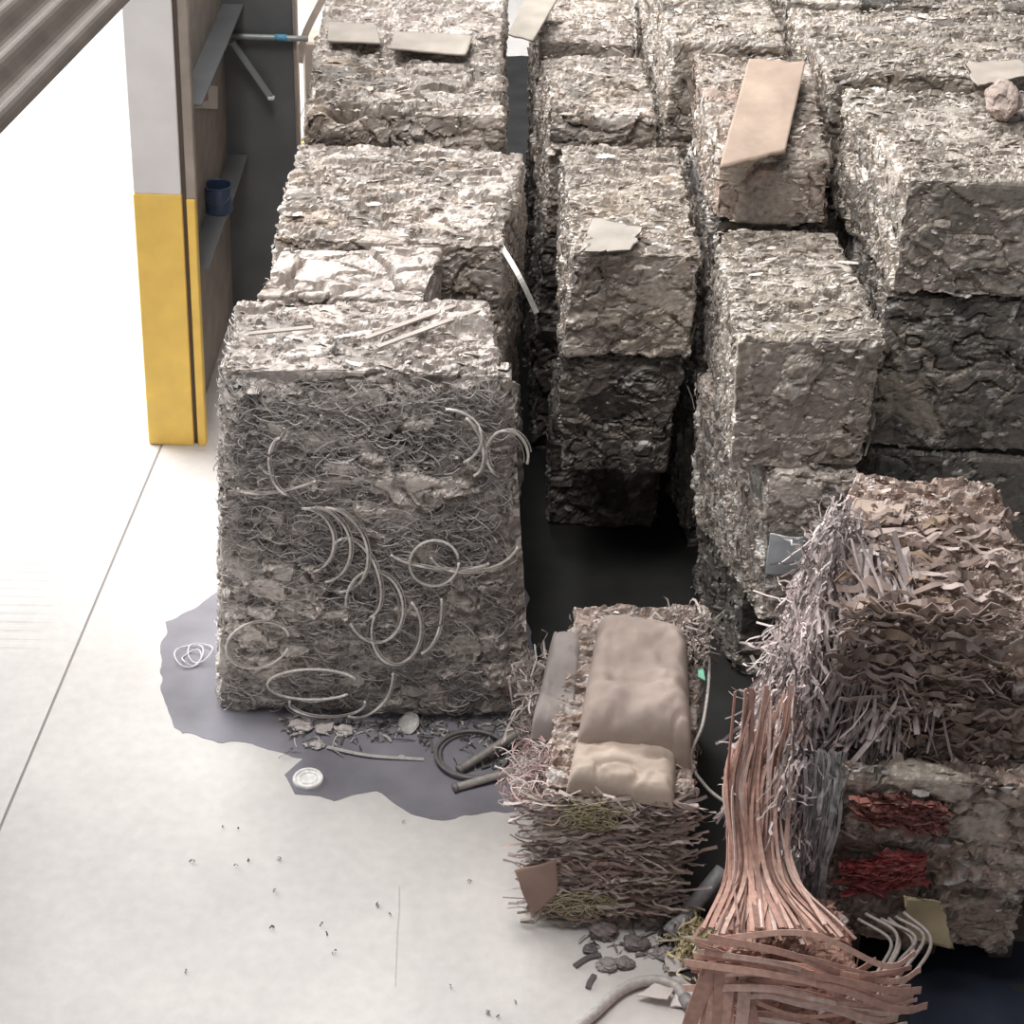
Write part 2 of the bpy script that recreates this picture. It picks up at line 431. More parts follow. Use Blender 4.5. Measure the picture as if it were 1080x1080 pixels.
g1 = gusset(.88, 'stiffener_plate'); g2 = gusset(1.67, 'stiffener_plate')
part_w = empty('partition_panel', (-1.45, 9.66, 0), 'dark grey sheet steel panel standing behind the yellow and white column', 'panel')
xr = ony(313, 150, 9.62)[0]
pbox('sheet', (XW-.03, 9.605, 0), (xr, 9.66, 3.1), m_dark, part_w)
pbox('edge_strip', (xr, 9.59, 0), (xr+.018, 9.67, 3.1), m_beige, part_w)
# second post behind the panel
xl = ony(318, 150, 10.0)[0]
post = empty('steel_post', (xl+.1, 10.1, 0), 'short dusty steel post with a yellow edge, behind the dark panel beside the bales', 'post')
zt2 = ony(330, 45, 10.0)[2]
pbox('post_body', (xl+.02, 10.0, 0), (xl+.22, 10.2, zt2), m_beige, post, .01)
pbox('yellow_edge', (xl, 9.995, 0), (xl+.02, 10.2, zt2-.55), m_yellow, post, .004)
# paper notice on the web
xw = XW
xw += .032
def onx(x, y, X):
    d = ray(x, y); return np.array([0, 0, CAM_H]) + d*(X/d[0])
pp = [onx(*p, xw+.004) for p in [(203, 113), (228, 115), (228, 90), (218, 90)]]
nb = empty('paper_notice', pp[0], 'small torn white paper notice stuck to the side of the column', 'notice')
b_ = MB(); q = [onx(*p, xw+.004) for p in [(205, 114), (229, 115), (229, 91), (218, 90), (219, 106), (206, 109)]]
V = q+[p+np.array([.003, 0, 0]) for p in q]
b_.add(V, [(0, 1, 4, 5), (1, 2, 3, 4), (11, 10, 7, 6), (10, 9, 8, 7), (0, 6, 7, 1), (1, 7, 8, 2), (2, 8, 9, 3), (3, 9, 10, 4), (4, 10, 11, 5), (5, 11, 6, 0)], (.8, .75, .7))
b_.build('paper', mat('notice_paper', (.72, .66, .60), .8), nb)
b_ = MB(); q = [onx(*p, xw+.004) for p in [(206, 109), (219, 106), (218, 92), (212, 99)]]
V = q+[p+np.array([.004, 0, 0]) for p in q]
b_.add(V, [(0, 1, 2, 3), (7, 6, 5, 4), (0, 4, 5, 1), (1, 5, 6, 2), (2, 6, 7, 3), (3, 7, 4, 0)], (.4, .2, .15))
b_.build('printed_corner', mat('notice_print', (.42, .24, .19), .8), nb)

def lathe(mb, prof, c, C, seg=28, tilt=None):
    """prof: (r, z) list, revolved about z through c"""
    prof = np.array(prof); n = len(prof); a = np.arange(seg)*2*math.pi/seg
    V = np.stack([prof[:, 0][:, None]*np.cos(a), prof[:, 0][:, None]*np.sin(a), np.repeat(prof[:, 1][:, None], seg, 1)], -1).reshape(-1, 3)
    if tilt is not None: V = V@np.array(Matrix.Rotation(tilt[0], 3, 'X') @ Matrix.Rotation(tilt[1], 3, 'Y')).T
    V = V+np.asarray(c)
    i = np.arange(n-1)[:, None]*seg; j = np.arange(seg)[None]; k = (j+1) % seg
    mb.add(V, np.stack([i+j, i+k, i+seg+k, i+seg+j], -1).reshape(-1, 4), C)

for o_ in col.children:   # the column leans very slightly
    for v_ in o_.data.vertices: v_.co.x += .014*v_.co.z
# blue can on the lower stiffener plate
pc = onz(226, 222, .88); pc[0] = XW+.07
can = empty('paint_can', (pc[0], pc[1], .88), 'small dark blue open can standing on the steel ledge of the column', 'can')
b_ = MB(); lathe(b_, [(.001, .006), (.062, .006), (.065, 0), (.068, .004), (.066, .13), (.069, .135), (.067, .14), (.062, .135), (.060, .01), (.001, .01)], (pc[0], pc[1], .88), (.1, .15, .3))
b_.build('can_body', mat('blue_can_paint', (.06, .09, .16), .4), can)
b_ = MB(); P = [[pc[0]+.068*math.cos(t), pc[1]-.02-.05*math.sin(t), .88+.11-.05*math.sin(t)] for t in np.linspace(0, math.pi, 16)]
tube(b_, P, .002, (.1, .1, .1)); b_.build('handle', m_dark, can)

# horizontal galvanised tube with a blue tape wrap, and its diagonal stay
m_galv = mat('galvanised_tube', (.32, .34, .34), .45, .3)
pA = ony(240, 38, 9.57); pB = ony(325, 41, 9.57)
tb = empty('bracket_arm', pA, 'grey steel tube arm with blue tape and a diagonal stay, across the dark panel', 'bracket')
b_ = MB(); tube(b_, spline([pA, pB], 6), .015, (.4, .4, .4), 10); b_.build('tube', m_galv, tb, True)
pt0 = ony(290, 39.5, 9.57); pt1 = ony(303, 40, 9.57)
b_ = MB(); tube(b_, spline([pt0, pt1], 4), .0175, (.2, .4, .6), 10); b_.build('tape_wrap', mat('blue_tape', (.10, .32, .48), .5), tb, True)
b_ = MB(); q0 = ony(245, 44, 9.55); q1 = ony(286, 103, 9.55); ribbon(b_, spline([q0, q1], 4), .026, (1, 0, .6), (.4, .4, .4), th=.022); b_.build('diagonal_stay', m_galv, tb)
b_ = MB(); b_.box(q1-[.016, .016, .008], q1+[.016, .012, .008], bev=.003); b_.build('end_cap', m_white, tb)
b_ = MB(); p0 = ony(345, -10, 9.8); p1 = ony(322, 36, 9.8); p2 = ony(316, 66, 9.8)
st = empty('bent_steel_strap', p0, 'bent dark steel strap crossing above the short post at top left of the bales', 'strap')
ribbon(b_, spline([p0, p1, p2], 12), .035, (1, 0, .5), (.3, .3, .3), th=.012); b_.build('strap', m_beige, st)

# corrugated roof edge of the open yard shelter (top left)
zA = 2.5; e0 = onz(137, 0, zA); e1 = onz(0, 141, zA); ed = (e1-e0)/np.linalg.norm(e1-e0)
pn = np.array([-ed[1], ed[0], 0]); pn = pn if pn[0] < 0 else -pn
a0 = e0-ed*.25; La = np.linalg.norm(e1-e0)+1.9
aw = empty('corrugated_awning', (a0[0], a0[1], 0), 'brown corrugated metal awning over the yard at the top left corner', 'awning')
b_ = MB(); nw = 150; Wd = 1.7; V = []; Fq = []
for s_ in range(nw+1):
    t = s_/nw*Wd; z = zA+.03*math.sin(t/.17*2*math.pi)
    for L_ in (0, La):
        p = a0+ed*L_+pn*t; V.append([p[0], p[1], z+.0015]); V.append([p[0], p[1], z-.0015])
for s_ in range(nw):
    a = s_*4; b4 = a+4
    Fq += [(a, a+2, b4+2, b4), (a+1, b4+1, b4+3, a+3), (a, b4, b4+1, a+1), (a+2, a+3, b4+3, b4+2)]
Fq += [(0, 1, 3, 2), (nw*4, nw*4+2, nw*4+3, nw*4+1)]
b_.add(V, Fq, (.3, .25, .2)); b_.build('corrugated_sheet', mat('rusty_brown_sheet', (.075, .060, .050), .6, .2, noise=(7, .75, 1.2)), aw)
for t in (.3, Wd-.1):
    p = a0+ed*(La-.08)+pn*t
    pbox('support_post', (p[0]-.03, p[1]-.03, 0), (p[0]+.03, p[1]+.03, zA-.02), m_beige, aw)

# ================================================================ BALES, ROW BY ROW
G1, G2, G3, G4 = 'bales in the row along the doorway', 'bales in the second row', 'bales in the third row', 'bales in the right-hand row'
# --- row 1 : the big wire bale in front
TF = [(-1.085, 6.20), (-.10, 6.20), (-.17, 6.68), (-1.09, 6.64)]
BF = [(-1.17, 6.20), (.02, 6.22), (.02, 6.68), (-1.15, 6.66)]
front, HF = bale('large bale of tangled grey wire and cable loops, nearest the yellow column', TF, 0, [1.53, 1.55, 1.59, 1.57], 11, B=BF,
                 group=None, name='wire_bale', pal=PALE, res=.0075, amp=.018, flakes=2200, chunk=.24, dents=[(onz(336, 386, 1.53), .022, .12), (onz(336, 374, 1.56), .018, .10)])
def face_pt(u, w, out=0.0):
    """point on the front face of the wire bale, u across, w up"""
    lo = HF[0]*(1-u)+HF[1]*u; hi = HF[4]*(1-u)+HF[5]*u; p = lo*(1-w)+hi*w
    bulge = .07*math.sin(math.pi*min(max(u, 0), 1))**.5*math.sin(math.pi*min(max(w, 0), 1))**.5
    return p+np.array([0, -(bulge+out), 0])
# the felted mass of wire on the face: bulging sheet
b_ = MB(); nu, nw_ = 170, 210
U, Wv = np.meshgrid(np.linspace(-.02, 1.03, nu), np.linspace(0.0, 1.0, nw_), indexing='ij')
Pf = np.array([face_pt(u, w) for u, w in zip(U.ravel(), Wv.ravel())])
dF, CF, _ = crushed(Pf*np.array([1, 1, 1.4]), 77, False, TANGLE, .026, big=.16)
dF += .012*fbm(Pf*np.array([9, 9, 22]), 3, 3)
edge = np.minimum(np.minimum(U.ravel()+.02, 1.03-U.ravel())*12, np.minimum(Wv.ravel()*20+.4, (1-Wv.ravel())*14)).clip(0, 1)
Pf[:, 1] += .05-dF-.055*edge
i = (np.arange(nu-1)[:, None]*nw_+np.arange(nw_-1)[None]).ravel()
b_.add(Pf, np.stack([i, i+nw_, i+nw_+1, i+1], -1), CF)
b_.build('felted_wire_face', m_scrap, front)
# countless fine wires curling over the face and left side
r = np.random.default_rng(5); b_ = MB()
def curl(c, ex, ey, rad, a0_, span, ecc, nz, rr, C, n=11):
    t = np.linspace(a0_, a0_+span, n)
    P = c+ex*(rad*np.cos(t))[:, None]+ey*(rad*ecc*np.sin(t))[:, None]+nz*(np.sin(t*1.7+a0_)*.014)[:, None]
    tube(b_, P, rr, C, 3)
for k in range(4300):
    u, w = .02+r.random()*.965, r.random()**.9*.97
    side = r.random() < .12
    rad = min(r.gamma(2.3, .016)+.010, .03+.35*min(u, 1-u))
    th = r.normal()*.5
    g = .26+.30*r.random()**1.6; c_ = np.array([g, g*.95, g*.92])*1.3
    if r.random() < .05: c_ = np.array([.62, .58, .56])
    if side:
        c0 = HF[0]*(1-u)+HF[3]*u; c1 = HF[4]*(1-u)+HF[7]*u; c = c0*(1-w)+c1*w; c = c+np.array([-.004-.010*r.random(), 0, 0]); rad = min(rad, .04)
        ex, ey, nz = np.array([0, math.cos(th), math.sin(th)]), np.array([0, -math.sin(th), math.cos(th)]), np.array([1., 0, 0])
    else:
        c = face_pt(u, w, -.004+.020*r.random())
        ex, ey, nz = np.array([math.cos(th), 0, math.sin(th)]), np.array([-math.sin(th), 0, math.cos(th)]), np.array([0, 1., 0])
    z_ok = c[2]-rad
    if z_ok < .01: c = c+np.array([0, 0, .01-z_ok])
    curl(c, ex, ey, rad, r.random()*6.28, 1.2+r.random()*3.2, .25+.6*r.random(), nz, .0010+.0014*r.random(), c_)
o = b_.build('tangled_wire', m_wire, front); o['kind'] = 'stuff'
# the pale cable loops one can pick out on the face (centre px, radii px, start, span in degrees, tilt)
loops = [(470, 462, 38, 30, -60, 150, 0), (300, 492, 16, 30, 90, 170, 10), (335, 575, 34, 40, -100, 190, 20), (350, 580, 36, 46, -110, 180, 25),
         (322, 570, 30, 34, -100, 180, 15), (375, 610, 24, 44, -90, 200, 20), (458, 594, 26, 24, 0, 350, 10), (500, 575, 48, 28, -170, 150, 10),
         (395, 640, 30, 38, -160, 330, 10), (418, 665, 26, 36, -200, 260, -5), (378, 715, 36, 42, -90, 110, -15), (330, 722, 48, 16, 20, 300, 0),
         (488, 470, 20, 34, -90, 140, 20), (535, 480, 22, 26, -30, 250, 10), (300, 505, 50, 12, 180, 130, 12), (465, 580, 60, 20, -150, 120, -5),
         (345, 742, 40, 14, 170, 200, 0), (272, 680, 34, 24, 0, 330, 15), (440, 640, 26, 50, -80, 90, 0)]
for (px, py, rx, ry, s0, sp, tl) in loops:
    t = np.radians(np.linspace(-s0, -s0-sp, 30)) if False else np.radians(np.linspace(s0, s0+sp, 30)); a = math.radians(tl)
    xs = px+rx*np.cos(t)*math.cos(a)-ry*np.sin(t)*math.sin(a); ysx = py-(rx*np.cos(t)*math.sin(a)+ry*np.sin(t)*math.cos(a))
    P = np.array([ony(x, y, 6.105+.012*math.sin(i_*.4)) for i_, (x, y) in enumerate(zip(xs, ysx))])
    P[:, 2] = np.maximum(P[:, 2], .012)
    lb = MB(); tube(lb, P, .0054, (.74, .69, .65), 6)
    off = np.array([.011, -.004, .009])
    if (px*7+py) % 3 < 2: tube(lb, P[3:-2]*1.0+off, .0026, (.42, .385, .36), 5)
    if (px+py) % 2: tube(lb, P[1:-5]-off*1.3, .0024, (.36, .33, .31), 5)
    lb.build('cable_loop', m_wire, front, True)


for (a_, b2_) in [((385, 357), (468, 326)), ((398, 366), (505, 326)), ((432, 340), (480, 322)), ((262, 352), (330, 345))]:
    lb = MB(); ribbon(lb, spline([onz(*a_, 1.592), onz((a_[0]+b2_[0])/2, (a_[1]+b2_[1])/2, 1.60), onz(*b2_, 1.597)], 8), .022, (0, 1, 0), (.46, .41, .375), th=.006)
    lb.build('flat_slat', m_board, front)

# --- rest of row 1
bale('low pale bale topped by cracked slabs, just behind the wire bale', [(-1.04, 6.72), (-.40, 6.70), (-.36, 7.10), (-.98, 7.08)], 0, [1.56, 1.58, 1.60, 1.60], 21,
     group=G1, pal=PALE[:3]+PALE[5:], strata=False, amp=.020, chunk=.24, flakes=120, slab=True)
bale('dark sunken bale in the gap right of the cracked slab bale', [(-.34, 6.74), (-.04, 6.74), (-.05, 7.07), (-.34, 7.07)], 0, 1.05, 22, group=G1, pal=DARK, flakes=300, res=.012)
bale('wide grey streaked bale behind the cracked slab bale', [(-1.03, 7.13), (-.13, 7.13), (-.06, 8.00), (-1.02, 7.98)], 0, [1.60, 1.60, 1.63, 1.63], 23, group=G1, pal=GREY+PALE[:3], flakes=2400, amp=.019)
bale('raised bale with a hollow in its left front, fourth in the doorway row', [(-1.00, 8.06), (-.16, 8.06), (-.19, 8.85), (-1.02, 8.85)], 0, [1.74, 1.76, 1.80, 1.82], 24, group=G1, pal=GREY, flakes=2000, dents=[(ony(364, 106, 8.08), .075, .30)], amp=.022, chunk=.26)
bale('pale layered bale beside the short steel post', [(-1.03, 8.92), (-.19, 8.92), (-.20, 9.75), (-1.05, 9.75)], 0, [1.78, 1.80, 1.80, 1.80], 25, group=G1, pal=PALE+GREY[:2], flakes=1800, amp=.018)
bale('farthest pale bale at the top of the doorway row', [(-.98, 9.82), (-.20, 9.82), (-.22, 10.7), (-1.0, 10.7)], 0, 1.82, 26, group=G1, pal=PALE, flakes=500, res=.012)

# --- row 2
bale('upper bale with a pale torn sheet and a diagonal crease, front of the second row', [(.14, 7.08), (.645, 7.12), (.60, 8.18), (.10, 8.15)], 1.14, 1.60, 31, B=[(.13, 7.09), (.63, 7.13), (.60, 8.18), (.10, 8.15)], group=G2, pal=GREY+OLIVE[:3], flakes=1700, chunk=.22)
bale('darker middle bale under the front bale of the second row', [(.11, 7.12), (.61, 7.15), (.60, 8.15), (.12, 8.15)], .58, 1.13, 32, B=[(.15, 7.14), (.575, 7.16), (.58, 8.15), (.14, 8.15)], group=G2, pal=DARK, flakes=900, chunk=.2)
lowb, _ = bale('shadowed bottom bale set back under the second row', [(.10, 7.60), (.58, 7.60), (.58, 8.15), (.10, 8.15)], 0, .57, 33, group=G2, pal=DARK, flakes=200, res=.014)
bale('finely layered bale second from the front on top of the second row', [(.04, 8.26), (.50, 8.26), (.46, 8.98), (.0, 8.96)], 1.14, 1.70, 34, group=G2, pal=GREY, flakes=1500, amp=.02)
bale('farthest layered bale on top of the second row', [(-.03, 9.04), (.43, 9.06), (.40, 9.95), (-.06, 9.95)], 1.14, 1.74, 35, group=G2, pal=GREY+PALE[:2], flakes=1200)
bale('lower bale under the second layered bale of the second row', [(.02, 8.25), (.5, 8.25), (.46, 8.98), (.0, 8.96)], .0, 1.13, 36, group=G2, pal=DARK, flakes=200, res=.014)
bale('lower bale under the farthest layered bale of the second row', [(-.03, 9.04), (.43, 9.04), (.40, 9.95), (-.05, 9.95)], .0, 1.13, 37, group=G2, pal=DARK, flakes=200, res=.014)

# --- row 3
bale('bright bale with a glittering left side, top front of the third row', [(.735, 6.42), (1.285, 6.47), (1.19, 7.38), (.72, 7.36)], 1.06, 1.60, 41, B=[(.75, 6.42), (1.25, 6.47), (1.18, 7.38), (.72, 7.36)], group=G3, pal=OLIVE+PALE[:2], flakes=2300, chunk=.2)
bale('twisted lower bale with a blue-white label, under the bright front bale of the third row', [(.90, 6.42), (1.24, 6.40), (1.20, 7.30), (.66, 7.20)], .42, 1.05, 42, B=[(.93, 6.36), (1.22, 6.40), (1.20, 7.30), (.70, 7.05)], group=G3, pal=GREY, flakes=1500, chunk=.18)
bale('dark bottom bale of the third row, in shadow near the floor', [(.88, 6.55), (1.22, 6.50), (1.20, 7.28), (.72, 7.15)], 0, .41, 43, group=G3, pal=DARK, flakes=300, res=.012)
bale('bale carrying the large pinkish cardboard sheet, in the third row', [(.70, 7.44), (1.145, 7.44), (1.14, 8.30), (.645, 8.30)], 1.60, [1.88, 1.88, 1.98, 1.98], 44, B=[(.71, 7.42), (1.16, 7.42), (1.14, 8.30), (.66, 8.30)], group=G3, pal=OLIVE[:3]+GREY[:4]+BROWN[:2], flakes=1500, chunk=.25)
bale('far bale with crossed strips on top, behind the cardboard sheet in the third row', [(.56, 8.38), (1.04, 8.38), (1.00, 9.3), (.47, 9.3)], 1.55, 2.0, 45, group=G3, pal=GREY+OLIVE, flakes=1500)
bale('lower bale under the bale with the cardboard sheet', [(.72, 7.46), (1.14, 7.46), (1.14, 8.30), (.64, 8.30)], 0, 1.59, 46, group=G3, pal=DARK+GREY[:2], flakes=500, res=.012)
bale('lower bale under the far bale with crossed strips', [(.56, 8.38), (1.04, 8.38), (1.00, 9.3), (.47, 9.3)], 0, 1.54, 47, group=G3, pal=GREY, flakes=500, res=.012)
bale('last bale of the third row at the top edge', [(.50, 9.4), (.98, 9.4), (.95, 10.3), (.45, 10.3)], 0, 2.0, 48, group=G3, pal=GREY, flakes=300, res=.014)

# --- row 4
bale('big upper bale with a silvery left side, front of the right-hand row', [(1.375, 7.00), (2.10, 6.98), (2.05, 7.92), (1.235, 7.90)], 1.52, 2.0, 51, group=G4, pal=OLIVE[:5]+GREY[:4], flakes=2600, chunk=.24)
bale('middle bale with a long pale scratch, front of the right-hand row', [(1.36, 7.02), (2.10, 7.00), (2.05, 7.92), (1.28, 7.90)], .82, 1.51, 52, group=G4, pal=DARK+OLIVE[:2], flakes=1200, chunk=.28)
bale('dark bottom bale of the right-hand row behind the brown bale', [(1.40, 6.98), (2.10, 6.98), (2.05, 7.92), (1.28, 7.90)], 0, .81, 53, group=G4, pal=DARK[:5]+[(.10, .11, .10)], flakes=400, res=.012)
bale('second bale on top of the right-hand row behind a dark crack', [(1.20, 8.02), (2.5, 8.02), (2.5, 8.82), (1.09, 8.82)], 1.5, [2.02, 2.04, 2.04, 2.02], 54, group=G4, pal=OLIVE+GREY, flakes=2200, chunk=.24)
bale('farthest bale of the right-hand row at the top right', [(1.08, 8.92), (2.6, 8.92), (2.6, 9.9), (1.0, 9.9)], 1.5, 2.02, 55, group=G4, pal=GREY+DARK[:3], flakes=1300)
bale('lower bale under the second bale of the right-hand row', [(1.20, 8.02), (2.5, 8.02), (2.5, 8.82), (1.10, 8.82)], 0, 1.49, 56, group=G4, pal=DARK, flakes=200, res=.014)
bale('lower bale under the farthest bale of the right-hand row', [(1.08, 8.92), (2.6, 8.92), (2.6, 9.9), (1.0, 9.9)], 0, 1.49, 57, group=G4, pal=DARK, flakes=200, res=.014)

# ---------------------------------------------------------------- loose sheets lying on the bales
def sheet(name, label, cat, corners, C, seed, th=.006, res=22, wave=.008, mat_=None, ragged=.008, parent=None):
    """slightly buckled thick sheet from 4 world corners (FL FR BR BL)"""
    c = np.array(corners, float); n = res
    A, B_ = np.meshgrid(np.linspace(0, 1, n), np.linspace(0, 1, n), indexing='ij'); a = A.ravel()[:, None]; b = B_.ravel()[:, None]
    P = c[0]*(1-a)*(1-b)+c[1]*a*(1-b)+c[2]*a*b+c[3]*(1-a)*b
    nn = np.cross(c[1]-c[0], c[3]-c[0]); nn /= np.linalg.norm(nn)
    edge = (np.minimum(np.minimum(a, 1-a), np.minimum(b, 1-b)) < 1e-6)
    cc = c.mean(0)
    P = P+(cc-P)*edge*(ragged/.1)*(.5+.5*vnoise(P*30, seed)[:, None])*.6
    w_ = fbm(P*4, seed, 2)[:, None]*wave
    top = P+nn*(w_+th/2); bot = P+nn*(w_-th/2)
    i = (np.arange(n-1)[:, None]*n+np.arange(n-1)[None]).ravel(); q = np.stack([i, i+n, i+n+1, i+1], -1)
    N_ = n*n; Fq = [q, (q+N_)[:, ::-1]]
    ring = [k*n for k in range(n)]+[(n-1)*n+k for k in range(1, n)]+[k*n+n-1 for k in range(n-2, -1, -1)]+[k for k in range(n-2, 0, -1)]
    ring = np.array(ring); rn = np.roll(ring, -1)
    Fq.append(np.stack([ring, ring+N_, rn+N_, rn], -1))
    Cc = np.asarray(C)*(1+.12*fbm(P*6, seed+9, 3))[:, None]
    mb_ = MB(); mb_.add(np.vstack([top, bot]), np.concatenate(Fq), np.vstack([Cc, Cc]).clip(0, .9))
    o_ = mb_.build(name, mat_ or m_board, parent, True)
    if label: tag(o_, label, cat)
    return o_
def zq(pts, zs): return [onz(x, y, z) for (x, y), z in zip(pts, np.broadcast_to(zs, (4,)))]
sheet('cardboard_sheet', 'large pinkish tan cardboard sheet lying over a bale edge in the third row', 'cardboard',
      zq([(757, 180), (829, 160), (850, 66), (789, 62)], [1.93, 1.93, 2.03, 2.03]), (.44, .34, .275), 3, th=.012)
b_ = MB(); ch = zq([(788, 82), (796, 84), (797, 80), (790, 79)], 2.042)
sheet('cardboard_flap', 'small pale flap board bridging the gap between the first two rows at the top', 'cardboard',
      zq([(535, 36), (562, 44), (588, 0), (556, -6)], 1.84), (.38, .345, .30), 4, th=.01)
sheet('torn_sheet', 'pale torn sheet on top of the front bale of the second row', 'sheet', zq([(608, 268), (668, 264), (682, 238), (622, 230)], [1.64, 1.625, 1.64, 1.63]), (.42, .385, .345), 5, th=.004, ragged=.07, wave=.02)
sheet('torn_sheet', 'pale folded sheet on the bale at the top right', 'sheet', zq([(1030, 92), (1088, 80), (1078, 62), (1012, 66)], 2.075), (.44, .39, .345), 6, th=.006, ragged=.03)
sheet('flat_panel', 'long flat pale panel near the top of the doorway row, right piece', 'panel', zq([(410, 52), (492, 58), (500, 38), (415, 33)], 1.85), (.40, .36, .32), 7, th=.01)
sheet('flat_panel', 'long flat pale panel beside the short steel post, left piece', 'panel', zq([(345, 44), (402, 46), (398, 27), (345, 22)], 1.85), (.40, .36, .32), 8, th=.01)
sheet('label_sheet', 'blue-white plastic label on the twisted lower bale', 'label',
      [ony(806, 607, 6.33), ony(843, 604, 6.35), ony(847, 562, 6.35), ony(811, 560, 6.33)], (.74, .80, .86), 12, th=.004, ragged=.02, wave=.025)
# pinkish crumpled lump at the right
def lump(name, label, cat, c, rads, C, seed, mat_=None, amp=.25, n=36, parent=None, stuff=False):
    th, ph = np.meshgrid(np.linspace(0, math.pi, n), np.linspace(0, 2*math.pi, n*2+1)[:-1], indexing='ij')
    D = np.stack([np.sin(th)*np.cos(ph), np.sin(th)*np.sin(ph), np.cos(th)], -1).reshape(-1, 3)
    R_, L_, e_ = voro(D, (.6, .6, .6), seed)
    s_ = 1+amp*(.6*fbm(D*1.7+seed, seed, 3)+.6*(R_[:, 0]-.5)+.5*(L_*(R_[:, 1:]-.5)).sum(1))
    P = np.asarray(c)+D*s_[:, None]*np.asarray(rads)
    m_ = 2*n; i = np.arange(n-1)[:, None]*m_; j = np.arange(m_)[None]; k = (j+1) % m_
    mb_ = MB(); mb_.add(P, np.stack([i+j, i+m_+j, i+m_+k, i+k], -1).reshape(-1, 4), np.asarray(C)*(1+.25*(R_[:, 1:2]-.5)))
    o_ = mb_.build(name, mat_ or m_board, parent)
    if label: tag(o_, label, cat)
    return o_
p = onz(1055, 118, 2.03); lump('crumpled_bag', 'crumpled pinkish bag on the top right bale', 'bag', p+[0, 0, .05], (.07, .11, .07), (.46, .375, .335), 4)

# loose pale strips caught between the rows
def strip_thing(name, label, cat, pts, w, C, mat_=None, th=.004, side=(0, 0, 1), r_=None):
    b = MB(); P = spline(pts, 20)
    if r_: tube(b, P, r_, C, 8)
    else: ribbon(b, P, w, side, C, th=th)
    o_ = b.build(name, mat_ or m_wire, None, bool(r_)); tag(o_, label, cat); return o_
strip_thing('pale_strip', 'pale strip leaning into the dark gap beside the cracked slab bale', 'strip', [onz(528, 258, 1.58), ony(548, 292, 7.0), ony(566, 330, 6.97)], .02, (.55, .52, .49), side=(1, 0, .3))

# ================================================================ CENTRE BALE IN FRONT
cb, HB = bale('low mixed bale wrapped in brown board and wires, in the centre foreground', [(.10, 5.14), (.60, 5.14), (.68, 6.16), (.20, 6.16)], 0, [.58, .58, .60, .60], 61,
     B=[(.06, 5.10), (.56, 5.12), (.68, 6.16), (.16, 6.16)], name='mixed_bale', pal=BROWN+PALE[:3], flakes=1300, amp=.018, chunk=.16)
def pillow(name, corners, z0, z1, C, parent, seed, label=None, sag=.035, pw=7):
    c = np.array(corners, float); n = 40
    mb_ = MB(); S = np.linspace(-1, 1, n)
    A, B_ = np.meshgrid(S, S, indexing='ij'); a, b = A.ravel(), B_.ravel()
    a2, b2 = np.sign(a)*np.abs(a)**.7, np.sign(b)*np.abs(b)**.7
    hgt = (1-np.abs(a2)**pw)**(1/2.4)*(1-np.abs(b2)**pw)**(1/2.4)
    u = (a2+1)/2; v = (b2+1)/2
    XY = np.outer((1-u)*(1-v), c[0])+np.outer(u*(1-v), c[1])+np.outer(u*v, c[2])+np.outer((1-u)*v, c[3])
    P0 = np.column_stack([XY, np.zeros(len(XY))]); nz = fbm(P0*6, seed, 3); cr = np.abs(fbm(P0*np.array([3, 7, 1]), seed+4, 2))
    zt = z0+(z1-z0)*hgt+sag*nz*hgt-.024*np.clip(.10-cr, 0, .10)/.10*hgt-.02*np.exp(-((b2+.35)/.05)**2)*hgt*(name == 'folded_board')+.006*fbm(P0*40, seed+7, 2)*hgt
    P = np.column_stack([XY, zt]); Pb = np.column_stack([XY, np.full(len(XY), z0-.004)])
    i = (np.arange(n-1)[:, None]*n+np.arange(n-1)[None]).ravel(); q = np.stack([i, i+n, i+n+1, i+1], -1)
    Cc = np.asarray(C)*(1+.14*nz)[:, None]
    mb_.add(np.vstack([P, Pb]), np.concatenate([q, (q+n*n)[:, ::-1]]), np.vstack([Cc, Cc]).clip(0, .9))
    o_ = mb_.build(name, m_board, parent, True)
    if label: o_['label'] = label
    return o_
pillow('folded_board', [onz(608, 768, .70)[:2], onz(732, 782, .70)[:2], onz(728, 645, .78)[:2], onz(632, 630, .78)[:2]], .58, .78, (.37, .30, .265), cb, 5, 'big bulging brown folded board')
pillow('foam_slab', [onz(598, 818, .64)[:2], onz(712, 836, .64)[:2], onz(716, 782, .66)[:2], onz(608, 764, .66)[:2]], .57, .665, (.50, .41, .345), cb, 8, 'pale tan slab in front of the folded board', sag=.012)
pillow('side_roll', [onz(560, 760, .58)[:2], onz(604, 768, .58)[:2], onz(618, 664, .6)[:2], onz(584, 655, .6)[:2]], .50, .605, (.33, .29, .275), cb, 9, 'greyish roll along the left edge')

class Cloud:
    """many loose strands in one mesh"""
    def __init__(s, seed): s.b = MB(); s.r = np.random.default_rng(seed)
    def strand(s, pts, w, C, wob=.01, n=14, tubular=False):
        P = spline(pts, n); r_ = s.r
        ph = r_.random(3)*6; t = np.linspace(0, 1, n)
        P = P+np.stack([np.sin(t*(5+5*r_.random())*2+ph[k]) for k in range(3)], 1)*wob*r_.normal(size=3)
        if tubular: tube(s.b, P, w/2, C, 3)
        else:
            sd = r_.normal(size=3); ribbon(s.b, P, w, np.tile(sd, (n, 1))+np.stack([np.sin(t*6+ph[0]), np.cos(t*5), t], 1)*.5, C)
    def build(s, name, m, parent, stuff=True):
        P = s.b
        for v in P.V: v[:, 2] = np.maximum(v[:, 2], .004)
        o_ = P.build(name, m, parent)
        if stuff: o_['kind'] = 'stuff'
        return o_
